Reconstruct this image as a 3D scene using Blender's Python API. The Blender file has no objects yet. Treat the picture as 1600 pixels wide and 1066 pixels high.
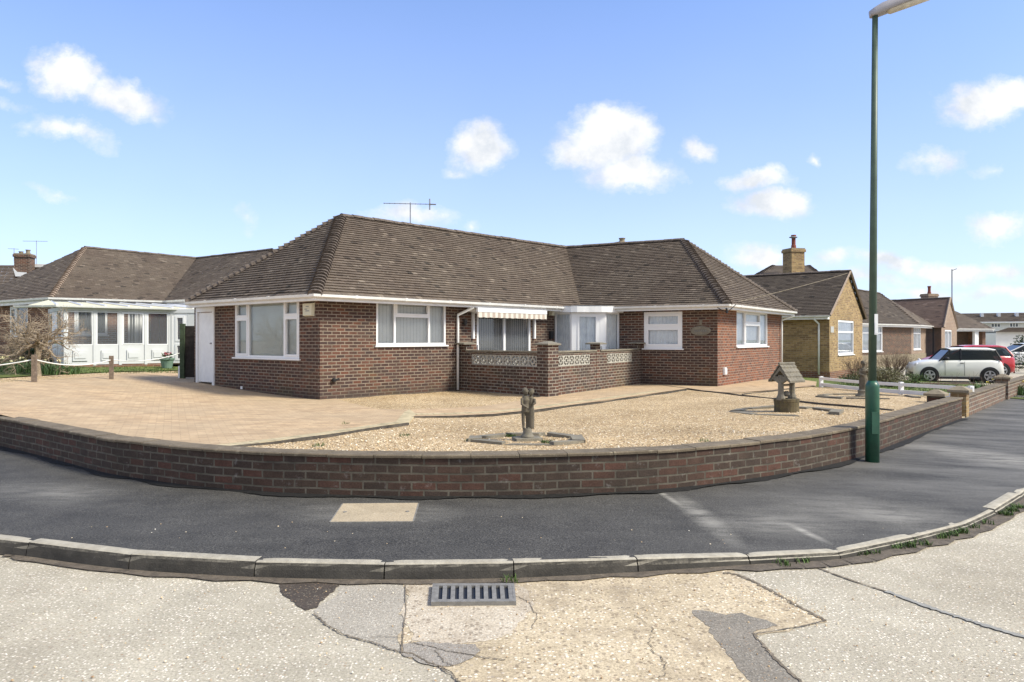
import bpy, bmesh, math, random
from mathutils import Vector as V, Matrix
from mathutils.geometry import delaunay_2d_cdt
random.seed(7)
rnd = random.random
def ru(a, b): return a + (b-a)*random.random()
scene = bpy.context.scene
COL = scene.collection
F = 1141.0; HC = 1.70; HY = 530.0
def P(u, v, Y): return V(((u-800)/F*Y, Y, HC+(HY-v)/F*Y))
def at(u, v, z=0.0):
    Y = F*(HC-z)/(v-HY); return V(((u-800)/F*Y, Y, z))
# ------------------------------------------------------------------ object helpers
def tag(o, label=None, cat=None, group=None, kind=None):
    if label: o['label'] = label
    if cat: o['category'] = cat
    if group: o['group'] = group
    if kind: o['kind'] = kind
    return o
def empty(name, loc, label, cat, group=None):
    o = bpy.data.objects.new(name, None); COL.objects.link(o); o.location = loc
    o.empty_display_size = .1
    return tag(o, label, cat, group)
def rootloc(p):
    l = V((0, 0, 0))
    while p is not None: l = l+V(p.location); p = p.parent
    return l
class MB:
    def __init__(s): s.v = []; s.f = []; s.uv = []; s.m = []; s.r = []; s.cm = 0; s.cr = 0.0
    def face(s, pts, uv=None):
        b = len(s.v); s.v += [V(p) for p in pts]; s.f.append(list(range(b, b+len(pts))))
        s.uv.append(uv or [(p[0], p[1]) for p in pts]); s.m.append(s.cm); s.r.append(s.cr)
    def box(s, x0, x1, y0, y1, z0, z1, T=None):
        T = T or (lambda x, y, z: V((x, y, z)))
        c = [(x0,y0,z0),(x1,y0,z0),(x1,y1,z0),(x0,y1,z0),(x0,y0,z1),(x1,y0,z1),(x1,y1,z1),(x0,y1,z1)]
        for q, a in (((0,1,5,4),0),((1,2,6,5),1),((2,3,7,6),0),((3,0,4,7),1),((4,5,6,7),2),((3,2,1,0),2)):
            uv = [((c[i][0], c[i][2]) if a == 0 else (c[i][1], c[i][2]) if a == 1 else (c[i][0], c[i][1])) for i in q]
            s.face([T(*c[i]) for i in q], uv)
    def ring(s, rings, close=True, cap0=True, cap1=True):
        n = len(rings[0]); b = len(s.v); L = 0
        for R in rings: s.v += [V(p) for p in R]
        for k in range(len(rings)-1):
            d = (V(rings[k+1][0])-V(rings[k][0])).length
            for i in range(n if close else n-1):
                j = (i+1) % n
                s.f.append([b+k*n+i, b+k*n+j, b+(k+1)*n+j, b+(k+1)*n+i])
                s.uv.append([(i*.05, L), (i*.05+.05, L), (i*.05+.05, L+d), (i*.05, L+d)]); s.m.append(s.cm); s.r.append(s.cr)
            L += d
        if close and n > 2:
            for k, c in ((0, cap0), (len(rings)-1, cap1)):
                if c:
                    idx = [b+k*n+i for i in range(n)]
                    if k == 0: idx.reverse()
                    s.f.append(idx); s.uv.append([(s.v[i][0], s.v[i][1]) for i in idx]); s.m.append(s.cm); s.r.append(s.cr)
    def tube(s, pts, rad, n=6, cap=True):
        pts = [V(p) for p in pts]
        if not isinstance(rad, (list, tuple)): rad = [rad]*len(pts)
        R = []; pu = None
        for i, p in enumerate(pts):
            a = pts[max(i-1, 0)]; c = pts[min(i+1, len(pts)-1)]
            t = (c-a).normalized() if (c-a).length > 1e-9 else V((0, 0, 1))
            u = pu if pu is not None else (V((0, 0, 1)) if abs(t.z) < .9 else V((1, 0, 0)))
            u = (u-t*u.dot(t)).normalized(); w = t.cross(u); pu = u
            R.append([p+(u*math.cos(k*2*math.pi/n)+w*math.sin(k*2*math.pi/n))*rad[i] for k in range(n)])
        s.ring(R, True, cap, cap)
    def lathe(s, c, prof, n=16, T=None):
        c = V(c)
        R = []
        for (r, z) in prof:
            q = [V((math.cos(k*2*math.pi/n)*r, math.sin(k*2*math.pi/n)*r, z)) for k in range(n)]
            R.append([(T @ p if T else p)+c for p in q])
        s.ring(R, True, True, True)
    def ell(s, c, r, T=None, n=12, m=8):
        R = []
        for j in range(m+1):
            a = -math.pi/2+math.pi*j/m; a = max(min(a, 1.52), -1.52)
            q = [V((math.cos(k*2*math.pi/n)*math.cos(a)*r[0], math.sin(k*2*math.pi/n)*math.cos(a)*r[1], math.sin(a)*r[2])) for k in range(n)]
            R.append([(T @ p if T else p)+V(c) for p in q])
        s.ring(R, True, True, True)
    def build(s, name, mat, parent=None, smooth=False, loc=None, weld=False):
        me = bpy.data.meshes.new(name)
        o = bpy.data.objects.new(name, me); COL.objects.link(o)
        if parent is not None: o.parent = parent; off = rootloc(parent)
        else:
            if loc is None:
                if s.v:
                    xs = [p.x for p in s.v]; ys = [p.y for p in s.v]; loc = V(((min(xs)+max(xs))/2, (min(ys)+max(ys))/2, min(p.z for p in s.v)))
                else: loc = V((0, 0, 0))
            off = V(loc); o.location = off
        me.from_pydata([tuple(p-off) for p in s.v], [], s.f)
        ul = me.uv_layers.new(name='UVMap')
        k = 0; flat = []
        for fu in s.uv:
            for a in fu: flat += [a[0], a[1]]
        if len(flat) == 2*len(ul.data): ul.data.foreach_set('uv', flat)
        at_ = me.attributes.new('rnd', 'FLOAT', 'FACE'); at_.data.foreach_set('value', s.r)
        for m in (mat if isinstance(mat, (list, tuple)) else [mat]): me.materials.append(m)
        me.polygons.foreach_set('material_index', s.m)
        if weld:
            bm = bmesh.new(); bm.from_mesh(me); bmesh.ops.remove_doubles(bm, verts=bm.verts, dist=1e-4)
            bmesh.ops.recalc_face_normals(bm, faces=bm.faces); bm.to_mesh(me); bm.free()
        if smooth: me.polygons.foreach_set('use_smooth', [True]*len(me.polygons))
        me.update(); return o
def rm(a, ax): return Matrix.Rotation(a, 3, ax)
# sweep a 2D profile (out, z) along a plan polyline; out is to the right of travel
def sweep(mb, pts, prof, closed=True, caps=True, zf=None):
    pts = [V(p) for p in pts]; n = len(pts); R = []
    for i, p in enumerate(pts):
        d0 = (pts[i]-pts[i-1]) if i > 0 else (pts[1]-pts[0])
        d1 = (pts[i+1]-pts[i]) if i < n-1 else (pts[-1]-pts[-2])
        d0 = V((d0.x, d0.y)).normalized(); d1 = V((d1.x, d1.y)).normalized()
        n0 = V((d0.y, -d0.x)); n1 = V((d1.y, -d1.x)); m = (n0+n1).normalized(); k = 1/max(.3, m.dot(n0))
        R.append([V((p.x+m.x*o*k, p.y+m.y*o*k, p.z+z)) for (o, z) in prof])
    b = len(mb.v); m = len(prof)
    for r in R: mb.v += r
    cum = [0]
    for j in range(m):
        a = prof[j]; c = prof[(j+1) % m]; cum.append(cum[-1]+math.hypot(a[0]-c[0], a[1]-c[1]))
    L = 0
    for i in range(n-1):
        d = (pts[i+1]-pts[i]).length
        for j in range(m if closed else m-1):
            k = (j+1) % m
            mb.f.append([b+i*m+j, b+(i+1)*m+j, b+(i+1)*m+k, b+i*m+k])
            mb.uv.append([(L, cum[j]), (L+d, cum[j]), (L+d, cum[j+1]), (L, cum[j+1])]); mb.m.append(mb.cm); mb.r.append(mb.cr)
        L += d
    if closed and caps:
        for i in (0, n-1):
            idx = [b+i*m+j for j in range(m)]
            if i == n-1: idx.reverse()
            mb.f.append(idx); mb.uv.append([(mb.v[q].x+mb.v[q].y, mb.v[q].z) for q in idx]); mb.m.append(mb.cm); mb.r.append(mb.cr)
def crom(pts, k=6):
    pts = [V(p) for p in pts]; out = []
    for i in range(len(pts)-1):
        p0 = pts[max(i-1, 0)]; p1 = pts[i]; p2 = pts[i+1]; p3 = pts[min(i+2, len(pts)-1)]
        for j in range(k):
            t = j/k
            out.append(.5*((2*p1)+(p2-p0)*t+(2*p0-5*p1+4*p2-p3)*t*t+(3*p1-p0-3*p2+p3)*t**3))
    out.append(pts[-1]); return out
# ------------------------------------------------------------------ materials
class M_:
    def __init__(s, name):
        s.mat = bpy.data.materials.new(name); s.mat.use_nodes = True; s.t = s.mat.node_tree; s.t.nodes.clear()
        s.out = s.t.nodes.new('ShaderNodeOutputMaterial'); s.p = s.t.nodes.new('ShaderNodeBsdfPrincipled')
        s.t.links.new(s.p.outputs[0], s.out.inputs[0]); s.p.inputs['Roughness'].default_value = .8
        s.p.inputs['Specular IOR Level'].default_value = .3
    def n(s, typ, ins=None, **kw):
        n = s.t.nodes.new('ShaderNode'+typ)
        for k, v in kw.items(): setattr(n, k, v)
        for k, v in (ins or {}).items():
            if isinstance(v, bpy.types.NodeSocket): s.t.links.new(v, n.inputs[k])
            elif isinstance(v, (tuple, list)) and len(v) == 3 and n.inputs[k].type == 'RGBA': n.inputs[k].default_value = (*v, 1)
            else: n.inputs[k].default_value = v
        return n
    def coord(s, w='Object', scale=None):
        c = s.n('TexCoord').outputs[w]
        if scale is not None:
            c = s.n('Mapping', {0: c, 'Scale': scale if isinstance(scale, (tuple, list)) else (scale,)*3}).outputs[0]
        return c
    def noise(s, c, sc, det=4, rough=.55, dist=0):
        return s.n('TexNoise', {'Vector': c, 'Scale': sc, 'Detail': det, 'Roughness': rough, 'Distortion': dist}).outputs['Fac']
    def ramp(s, fac, stops, interp='LINEAR'):
        r = s.n('ValToRGB', {'Fac': fac}); e = r.color_ramp; e.interpolation = interp
        while len(e.elements) < len(stops): e.elements.new(.5)
        for q, (p, c) in zip(e.elements, stops): q.position = p; q.color = (*c, 1) if len(c) == 3 else c
        return r.outputs[0]
    def g(s, v): return (v, v, v)
    def fr(s, fac, a, b): return s.ramp(fac, [(a, (0, 0, 0)), (b, (1, 1, 1))])
    def mix(s, fac, a, b, mode='MIX'):
        m = s.n('Mix', data_type='RGBA', blend_type=mode)
        for i, v in ((0, fac), (6, a), (7, b)):
            if isinstance(v, bpy.types.NodeSocket): s.t.links.new(v, m.inputs[i])
            elif i == 0: m.inputs[0].default_value = v
            else: m.inputs[i].default_value = (*v, 1)
        return m.outputs[2]
    def math(s, op, a, b=0.0, c=None, clamp=False):
        ins = {0: a, 1: b}
        if c is not None: ins[2] = c
        return s.n('Math', ins, operation=op, use_clamp=clamp).outputs[0]
    def bump(s, h, st=.5, d=.01):
        b = s.n('Bump', {'Height': h, 'Strength': st, 'Distance': d}); s.t.links.new(b.outputs[0], s.p.inputs['Normal']); return b
    def col(s, c):
        if isinstance(c, bpy.types.NodeSocket): s.t.links.new(c, s.p.inputs['Base Color'])
        else: s.p.inputs['Base Color'].default_value = (*c, 1)
    def set(s, **k):
        for a, v in k.items():
            a = a.replace('_', ' ')
            if isinstance(v, bpy.types.NodeSocket): s.t.links.new(v, s.p.inputs[a])
            else: s.p.inputs[a].default_value = v
def simple(name, c, rough=.6, metal=0, var=.12, sc=8, bump=.0, spec=.3, coat=0):
    m = M_(name); co = m.coord()
    n = m.noise(co, sc, 5, .6)
    d = tuple(x*(1-var) for x in c); e = tuple(min(1, x*(1+var)) for x in c)
    m.col(m.ramp(n, [(.3, d), (.7, e)])); m.set(Roughness=rough, Metallic=metal)
    m.p.inputs['Specular IOR Level'].default_value = spec; m.p.inputs['Coat Weight'].default_value = coat
    if bump: m.bump(m.noise(co, sc*6, 4), bump, .01)
    return m.mat
def brick(name, tones, mortar, wobm=1.0, eth=.56, bw=.225, bh=.075, ms=.011, dirt=None, stain=.3, efflo=0, coords='UV', mvar=.25, green=None, low=0):
    mean = [sum(t[i] for t in tones)/len(tones) for i in range(3)]; tones = [tuple(t[i]*.68+mean[i]*.32 for i in range(3)) for t in tones]
    m = M_(name); uv = m.coord(coords)
    wob = m.n('TexNoise', {'Vector': uv, 'Scale': 1.3, 'Detail': 2}).outputs['Color']
    wv = m.n('VectorMath', {0: wob, 1: (.5, .5, .5)}, operation='SUBTRACT').outputs[0]
    wv = m.n('VectorMath', {0: wv, 'Scale': .012*wobm}, operation='SCALE').outputs[0]
    wv2 = m.n('VectorMath', {0: m.n('VectorMath', {0: m.n('TexNoise', {'Vector': uv, 'Scale': 30, 'Detail': 3}).outputs['Color'], 1: (.5, .5, .5)}, operation='SUBTRACT').outputs[0], 'Scale': .008}, operation='SCALE').outputs[0]
    v = m.n('VectorMath', {0: uv, 1: wv}, operation='ADD').outputs[0]
    v = m.n('VectorMath', {0: v, 1: wv2}, operation='ADD').outputs[0]
    b = m.n('TexBrick', {'Vector': v, 'Color1': (0, 0, 0), 'Color2': (1, 1, 1), 'Mortar': (.5, .5, .5), 'Scale': 1.0, 'Mortar Size': ms, 'Mortar Smooth': .25,
        'Bias': 0.0, 'Brick Width': bw, 'Row Height': bh}, offset=.5, offset_frequency=2)
    n = len(tones)
    c = m.ramp(b.outputs['Color'], [((i+.0)/n, t) for i, t in enumerate(tones)], 'CONSTANT')
    fine = m.noise(uv, 60, 4, .7); med = m.noise(uv, 9, 4, .6)
    c = m.mix(1.0, c, m.ramp(fine, [(.25, (.6, .6, .6)), (.75, (1.35, 1.35, 1.35))]), 'MULTIPLY')
    c = m.mix(1.0, c, m.ramp(med, [(.3, (.78, .76, .76)), (.7, (1.2, 1.2, 1.2))]), 'MULTIPLY')
    mc = m.ramp(m.noise(uv, 5, 4), [(.35, tuple(x*(1-mvar) for x in mortar)), (.65, mortar)])
    c = m.mix(b.outputs['Fac'], c, mc)
    if dirt:
        big = m.noise(m.coord(coords, (1, 1.6, 1)), 1.1, 5, .6)
        c = m.mix(m.ramp(big, [(.45, (0, 0, 0)), (.75, (stain, stain, stain))]), c, dirt)
    if efflo:
        e = m.noise(uv, 7, 6, .75)
        c = m.mix(m.ramp(e, [(eth, (0, 0, 0)), (eth+.12, (efflo, efflo, efflo))]), c, (.42, .4, .38))
    if low:   # bricks darker towards the bottom, with an uneven top edge
        sp = m.n('SeparateXYZ', {0: uv}).outputs[1]
        h = m.math('ADD', sp, m.math('MULTIPLY', m.noise(uv, 1.7, 4), .5))
        c = m.mix(m.ramp(h, [(.33+low, (.65, .65, .65)), (.62+low, (0, 0, 0))]), c, (.055, .045, .04))
    if green:
        gq = m.noise(uv, .8, 5, .7); sp = m.n('SeparateXYZ', {0: uv}).outputs[1]
        k = m.math('MULTIPLY', m.fr(gq, .5, .66), m.math('SUBTRACT', 1.0, m.math('MULTIPLY', sp, .8), clamp=True), clamp=True)
        c = m.mix(m.math('MULTIPLY', k, .5), c, green)
    m.col(c); m.set(Roughness=.9)
    h = m.math('ADD', m.math('MULTIPLY', b.outputs['Fac'], -1.0), m.math('MULTIPLY', fine, .35))
    m.bump(h, .6, .006); return m.mat
MT = {}
R_ = [(.072,.039,.03), (.1,.048,.034), (.05,.031,.027), (.13,.058,.038), (.062,.036,.029), (.088,.045,.033), (.044,.031,.03), (.145,.058,.035)]
MT['brick'] = brick('dark_red_brick', R_, (.27,.22,.17), dirt=(.06,.05,.045), stain=.45, low=.3, green=(.14,.13,.04))
MT['brick_end'] = brick('sunlit_end_brick', [(.14,.06,.04),(.22,.08,.042),(.1,.05,.038),(.27,.1,.05),(.13,.06,.04),(.2,.085,.05)], (.3,.23,.18), dirt=(.09,.055,.045), stain=.3)  # brighter, warmer copy of the house brick: sunlight painted into the end wall
MT['brick_terrace'] = brick('terrace_brick', R_[:7], (.3,.265,.215), dirt=(.05,.045,.035), stain=.6, efflo=.35, green=(.12,.11,.04))
MT['brick_garden'] = brick('garden_wall_brick', [(.055,.039,.03),(.065,.042,.031),(.047,.035,.028),(.072,.042,.031),(.056,.041,.031),(.063,.044,.033),(.05,.037,.03),(.085,.043,.031),(.1,.046,.033)], (.14,.122,.095), wobm=2.6, eth=.585, bw=.232, bh=.08, ms=.01, dirt=(.03,.026,.022), stain=.5, efflo=.3, mvar=.5)
MT['brick_garden_light'] = brick('neighbour_wall_brick', [(.13,.085,.065),(.17,.1,.07),(.11,.08,.065),(.2,.13,.09)], (.3,.27,.22), bw=.225, bh=.085, dirt=(.08,.07,.06), stain=.4)
MT['brick_yellow'] = brick('buff_yellow_brick', [(.3,.2,.09),(.38,.26,.12),(.22,.14,.075),(.42,.29,.14),(.33,.23,.1),(.18,.11,.06)], (.36,.28,.17), dirt=(.12,.09,.05), stain=.5)
MT['brick_nbr'] = brick('neighbour_brick', [(.16,.07,.045),(.2,.09,.05),(.12,.055,.04),(.24,.11,.06)], (.28,.22,.17), dirt=(.09,.06,.045))
MT['brick_pale'] = brick('pale_brown_brick', [(.26,.17,.12),(.32,.22,.15),(.22,.15,.11)], (.36,.31,.26), dirt=(.15,.11,.08))
def tile_mat(name, stops, lich=.5):
    m = M_(name); r = m.n('Attribute', attribute_name='rnd').outputs['Fac']; co = m.coord()
    c = m.ramp(r, stops)
    big = m.noise(co, .9, 5, .65)
    c = m.mix(1.0, c, m.ramp(big, [(.3, (.84, .81, .79)), (.7, (1.12, 1.14, 1.1))]), 'MULTIPLY')
    c = m.mix(1.0, c, m.ramp(m.noise(co, 45, 4, .7), [(.3, (.72, .72, .72)), (.7, (1.25, 1.25, 1.25))]), 'MULTIPLY')
    l = m.noise(co, 14, 3, .5)
    c = m.mix(m.ramp(l, [(.69, (0, 0, 0)), (.76, (lich, lich, lich))]), c, (.5, .49, .42))
    mo = m.noise(co, 5, 5, .7)
    c = m.mix(m.ramp(mo, [(.64, (0, 0, 0)), (.72, (.45, .45, .45))]), c, (.035, .032, .022))
    m.col(c); m.set(Roughness=.92); m.bump(m.noise(co, 60, 3), .4, .004); return m.mat
TS = [(0, (.05,.042,.035)), (.03, (.085,.067,.055)), (.08, (.118,.093,.075)), (.5, (.127,.1,.08)), (.95, (.146,.115,.092)), (1, (.22,.18,.145))]
MT['tile'] = tile_mat('clay_roof_tile', TS)
MT['tile_dark'] = tile_mat('dark_roof_tile', [(p, tuple(x*.58 for x in c)) for p, c in TS], .25)
MT['tile_red'] = tile_mat('brown_red_roof_tile', [(p, (c[0]*1.1, c[1]*.95, c[2]*.95)) for p, c in TS], .3)
MT['hiptile'] = simple('hip_tile_clay', (.115,.092,.076), .9, var=.45, sc=14, bump=.4)
MT['hiptile_light'] = simple('light_hip_tile_clay', (.26,.2,.155), .9, var=.3, sc=14, bump=.4)
MT['white'] = simple('white_pvc', (.78,.78,.79), .32, var=.03, sc=3, spec=.5)
MT['white3'] = simple('off_white_upvc', (.58,.59,.6), .4, var=.04, sc=3)
MT['white2'] = simple('white_painted_board', (.76,.76,.76), .5, var=.06, sc=5)
MT['gutterw'] = simple('white_gutter_plastic', (.74,.74,.73), .4, var=.1, sc=4, spec=.4)
MT['cream'] = simple('cream_plastic', (.62,.6,.48), .5, var=.06)
MT['grey'] = simple('grey_mark', (.25,.26,.26), .6)
MT['black'] = simple('black_plastic', (.02,.02,.022), .5)
MT['lead'] = simple('lead_flashing', (.2,.21,.22), .6, var=.3)
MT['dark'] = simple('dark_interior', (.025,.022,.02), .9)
MT['soil'] = simple('bare_soil', (.09,.07,.05), .95, var=.4, sc=9, bump=.5)
MT['wood'] = simple('weathered_timber', (.17,.13,.1), .9, var=.4, sc=18, bump=.4)
MT['greenwood'] = simple('green_stained_timber', (.05,.07,.04), .9, var=.4, sc=12)
MT['dwood'] = simple('dark_fence_board', (.03,.025,.022), .9, var=.4, sc=12)
MT['edging'] = simple('dark_edging_board', (.07,.06,.05), .9, var=.5, sc=9)
MT['rope'] = simple('white_rope', (.75,.74,.7), .8)
MT['steel'] = simple('aerial_aluminium', (.3,.3,.31), .4, metal=.6)
MT['green_paint'] = simple('lamp_post_green', (.02,.085,.052), .38, var=.22, sc=7, spec=.5, bump=.06)
MT['green_grey'] = simple('skylit_green_column', (.065,.1,.07), .5, var=.2, sc=5, spec=.4)  # paler and greyer than the base section: sky light painted into the green
MT['lantern'] = simple('lantern_grey', (.35,.33,.34), .45, var=.1, sc=9)
MT['lens'] = simple('lantern_lens', (.55,.5,.4), .2, var=.2, sc=14, spec=.6)
MT['statue'] = simple('weathered_cast_stone', (.15,.135,.105), .95, var=.55, sc=26, bump=.5)
def stone(name, c, d, sc=3, lich=(.3,.28,.12), la=.5):
    m = M_(name); co = m.coord(); n = m.noise(co, sc, 6, .65)
    k = m.ramp(n, [(.3, d), (.7, c)])
    k = m.mix(1.0, k, m.ramp(m.noise(co, sc*25, 4, .7), [(.3, (.7, .7, .7)), (.7, (1.25, 1.25, 1.25))]), 'MULTIPLY')
    k = m.mix(m.ramp(m.noise(co, sc*3, 5, .7), [(.58, (0, 0, 0)), (.7, (la, la, la))]), k, lich)
    m.col(k); m.set(Roughness=.93); m.bump(m.noise(co, sc*30, 5, .7), .5, .006); return m.mat
MT['statue'] = stone('weathered_cast_stone', (.155,.132,.1), (.07,.061,.047), 12, (.26,.23,.08), .45)
MT['wellstone'] = stone('well_stone', (.23,.205,.165), (.13,.118,.095), 8)
MT['wellbase'] = stone('mossy_well_stone', (.14,.11,.06), (.065,.055,.038), 8, (.17,.16,.04), .8)
MT['slab'] = stone('slate_edging_slab', (.25,.225,.175), (.14,.125,.1), 3, (.36,.34,.27), .6)
MT['coping'] = stone('concrete_coping', (.2,.16,.112), (.1,.08,.057), 3.5, (.4,.35,.25), .45)
MT['cap'] = stone('pier_cap_stone', (.3,.25,.18), (.17,.14,.1), 5)
def kerbm():
    m = M_('weathered_kerb_concrete'); co = m.coord(); n = m.noise(co, 5, 6, .65)
    k = m.ramp(n, [(.3, (.032, .03, .027)), (.7, (.085, .077, .066))])
    z = m.n('SeparateXYZ', {0: m.coord()}).outputs[2]
    h = m.math('ADD', z, m.math('MULTIPLY', m.noise(co, 22, 4), .03))
    top = m.ramp(h, [(.0, (0, 0, 0)), (1, (1, 1, 1))]); 
    nz = m.n('SeparateXYZ', {0: m.n('NewGeometry').outputs['Normal']}).outputs[2]
    lit_top = m.fr(m.math('ADD', nz, m.math('MULTIPLY', m.math('SUBTRACT', m.noise(co, 30, 4, .7), .5), .5)), .35, .85)  # upward faces pale, sides dark: light from above painted into the colour
    pale = m.ramp(m.noise(co, 9, 6, .7), [(.3, (.28, .25, .2)), (.7, (.46, .42, .34))])
    k = m.mix(lit_top, k, pale)
    k = m.mix(m.ramp(m.noise(co, 12, 5, .7), [(.63, (0, 0, 0)), (.7, (.4, .4, .4))]), k, (.25, .23, .19))
    m.col(k); m.set(Roughness=.92); m.bump(m.noise(co, 70, 5, .7), .7, .008); return m.mat
MT['kerb'] = kerbm()
MT['curtain'] = simple('net_curtain', (.88,.9,.95), .9, var=.12, sc=5)
MT['blindm'] = simple('vertical_blind_fabric', (.7,.7,.66), .85, var=.06, sc=3)
MT['blind_grey'] = simple('grey_vertical_blind', (.34,.31,.27), .85, var=.1, sc=3)
MT['roller'] = simple('pale_roller_blind', (.55,.57,.51), .85, var=.05, sc=2)
MT['mahog'] = simple('mahogany_door', (.16,.035,.02), .4)
MT['poly'] = simple('polycarbonate_sheet', (.62,.58,.42), .6, var=.1, sc=2)
def glass(name, tint=(.97,.99,.99), refl=1.0, body=.12, bc=(.6,.64,.7), fk=1.0):
    m = M_(name); t = m.t
    tr = m.n('BsdfTransparent', {'Color': tint}); gl = m.n('BsdfGlossy', {'Roughness': .02, 'Color': (refl, refl, refl)})
    fr = m.n('Fresnel', {'IOR': 1.6}); f = m.math('MULTIPLY', fr.outputs[0], fk, clamp=True)
    mx = m.n('MixShader', {0: f, 1: tr.outputs[0], 2: gl.outputs[0]})
    df = m.n('BsdfDiffuse', {'Color': bc}); m2 = m.n('MixShader', {0: body, 1: mx.outputs[0], 2: df.outputs[0]})
    t.links.new(m2.outputs[0], m.out.inputs[0]); return m.mat
MT['glass'] = glass('window_glass')  # pale diffuse share paints haze and reflection onto the panes
MT['carglass'] = glass('car_glass', (.3,.36,.36), .8, .3, (.02,.03,.033), .6)
def awn():
    m = M_('striped_awning_fabric'); x = m.n('SeparateXYZ', {0: m.coord('UV')}).outputs[0]
    f = m.math('FRACT', m.math('MULTIPLY', x, 4.9)); k = m.math('GREATER_THAN', f, .5)
    m.col(m.mix(k, (.6,.56,.5), (.4,.33,.28))); m.set(Roughness=.85); return m.mat
MT['awning'] = awn()
def gravel():
    m = M_('golden_gravel'); co = m.coord()
    big = m.noise(co, .8, 5, .6)
    v = m.n('TexVoronoi', {'Vector': co, 'Scale': 48, 'Randomness': 1.0}); v2 = m.n('TexVoronoi', {'Vector': co, 'Scale': 29, 'Randomness': 1.0})
    rr = m.n('SeparateColor', {0: v.outputs['Color']}).outputs[0]; rr2 = m.n('SeparateColor', {0: v2.outputs['Color']}).outputs[0]
    c = m.ramp(rr, [(0, (.13,.085,.04)), (.1, (.4,.29,.15)), (.45, (.66,.5,.28)), (.75, (.78,.62,.38)), (.92, (.92,.83,.62)), (1, (.45,.4,.33))])
    c2 = m.ramp(rr2, [(0, (.2,.13,.07)), (.3, (.52,.37,.21)), (.7, (.66,.52,.34)), (1, (.86,.76,.6))])
    c = m.mix(.45, c, c2)
    c = m.mix(1.0, c, m.ramp(v.outputs['Distance'], [(.3, (1.15, 1.15, 1.15)), (.7, (.4, .36, .32))]), 'MULTIPLY')
    c = m.mix(1.0, c, m.ramp(big, [(.3, (.8, .76, .7)), (.7, (1.12, 1.1, 1.08))]), 'MULTIPLY')
    st = m.noise(co, 3.2, 6, .7)
    c = m.mix(m.ramp(st, [(.66, (0, 0, 0)), (.78, (.45, .45, .45))]), c, (.2, .15, .09))
    m.col(c); m.set(Roughness=.95); m.bump(v.outputs['Distance'], .8, -.02) ; return m.mat
MT['gravel'] = gravel()
def pavers():
    m = M_('block_paving'); co = m.coord('UV')
    b = m.n('TexBrick', {'Vector': co, 'Color1': (0,0,0), 'Color2': (1,1,1), 'Mortar': (.5,.5,.5), 'Scale': 1.0, 'Mortar Size': .006, 'Mortar Smooth': .3, 'Bias': 0.0, 'Brick Width': .2, 'Row Height': .1}, offset=.5)
    c = m.ramp(b.outputs['Color'], [(0, (.36,.255,.16)), (.3, (.45,.325,.2)), (.6, (.5,.355,.215)), (.85, (.55,.415,.265)), (1, (.38,.265,.165))])
    big = m.noise(co, .35, 5, .6)
    c = m.mix(m.fr(big, .35, .68), c, (.42,.32,.21)); 
    c = m.mix(1.0, c, m.ramp(m.noise(co, 2.5, 5, .65), [(.3, (.82, .8, .78)), (.7, (1.15, 1.14, 1.12))]), 'MULTIPLY')
    c = m.mix(1.0, c, m.ramp(m.noise(co, 90, 3, .7), [(.3, (.8, .8, .8)), (.7, (1.15, 1.15, 1.15))]), 'MULTIPLY')
    c = m.mix(m.math('MULTIPLY', b.outputs['Fac'], .42), c, (.2,.15,.1))
    c = m.mix(m.ramp(m.noise(co, 1.2, 7, .75), [(.57, (0, 0, 0)), (.72, (.5, .5, .5))]), c, (.24, .185, .125))
    m.col(c); m.set(Roughness=.9); m.bump(m.math('MULTIPLY', b.outputs['Fac'], -1.0), .5, .004); return m.mat
MT['pavers'] = pavers()
SCUFF = [(1.68,6.4,.16,.85,-.12,.8),(2.3,6.3,.7,.5,0,.5),(3.4,6.7,1.1,.6,.2,.5),(2.45,6.05,.06,.3,-.3,1.1),(1.5,7.0,.05,.4,-.2,.9),(-1.2,6.4,.9,.4,0,.4),(-4.6,7.3,1.2,.5,.5,.4),(6.6,9.6,1.6,.8,.8,.7)]
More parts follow.
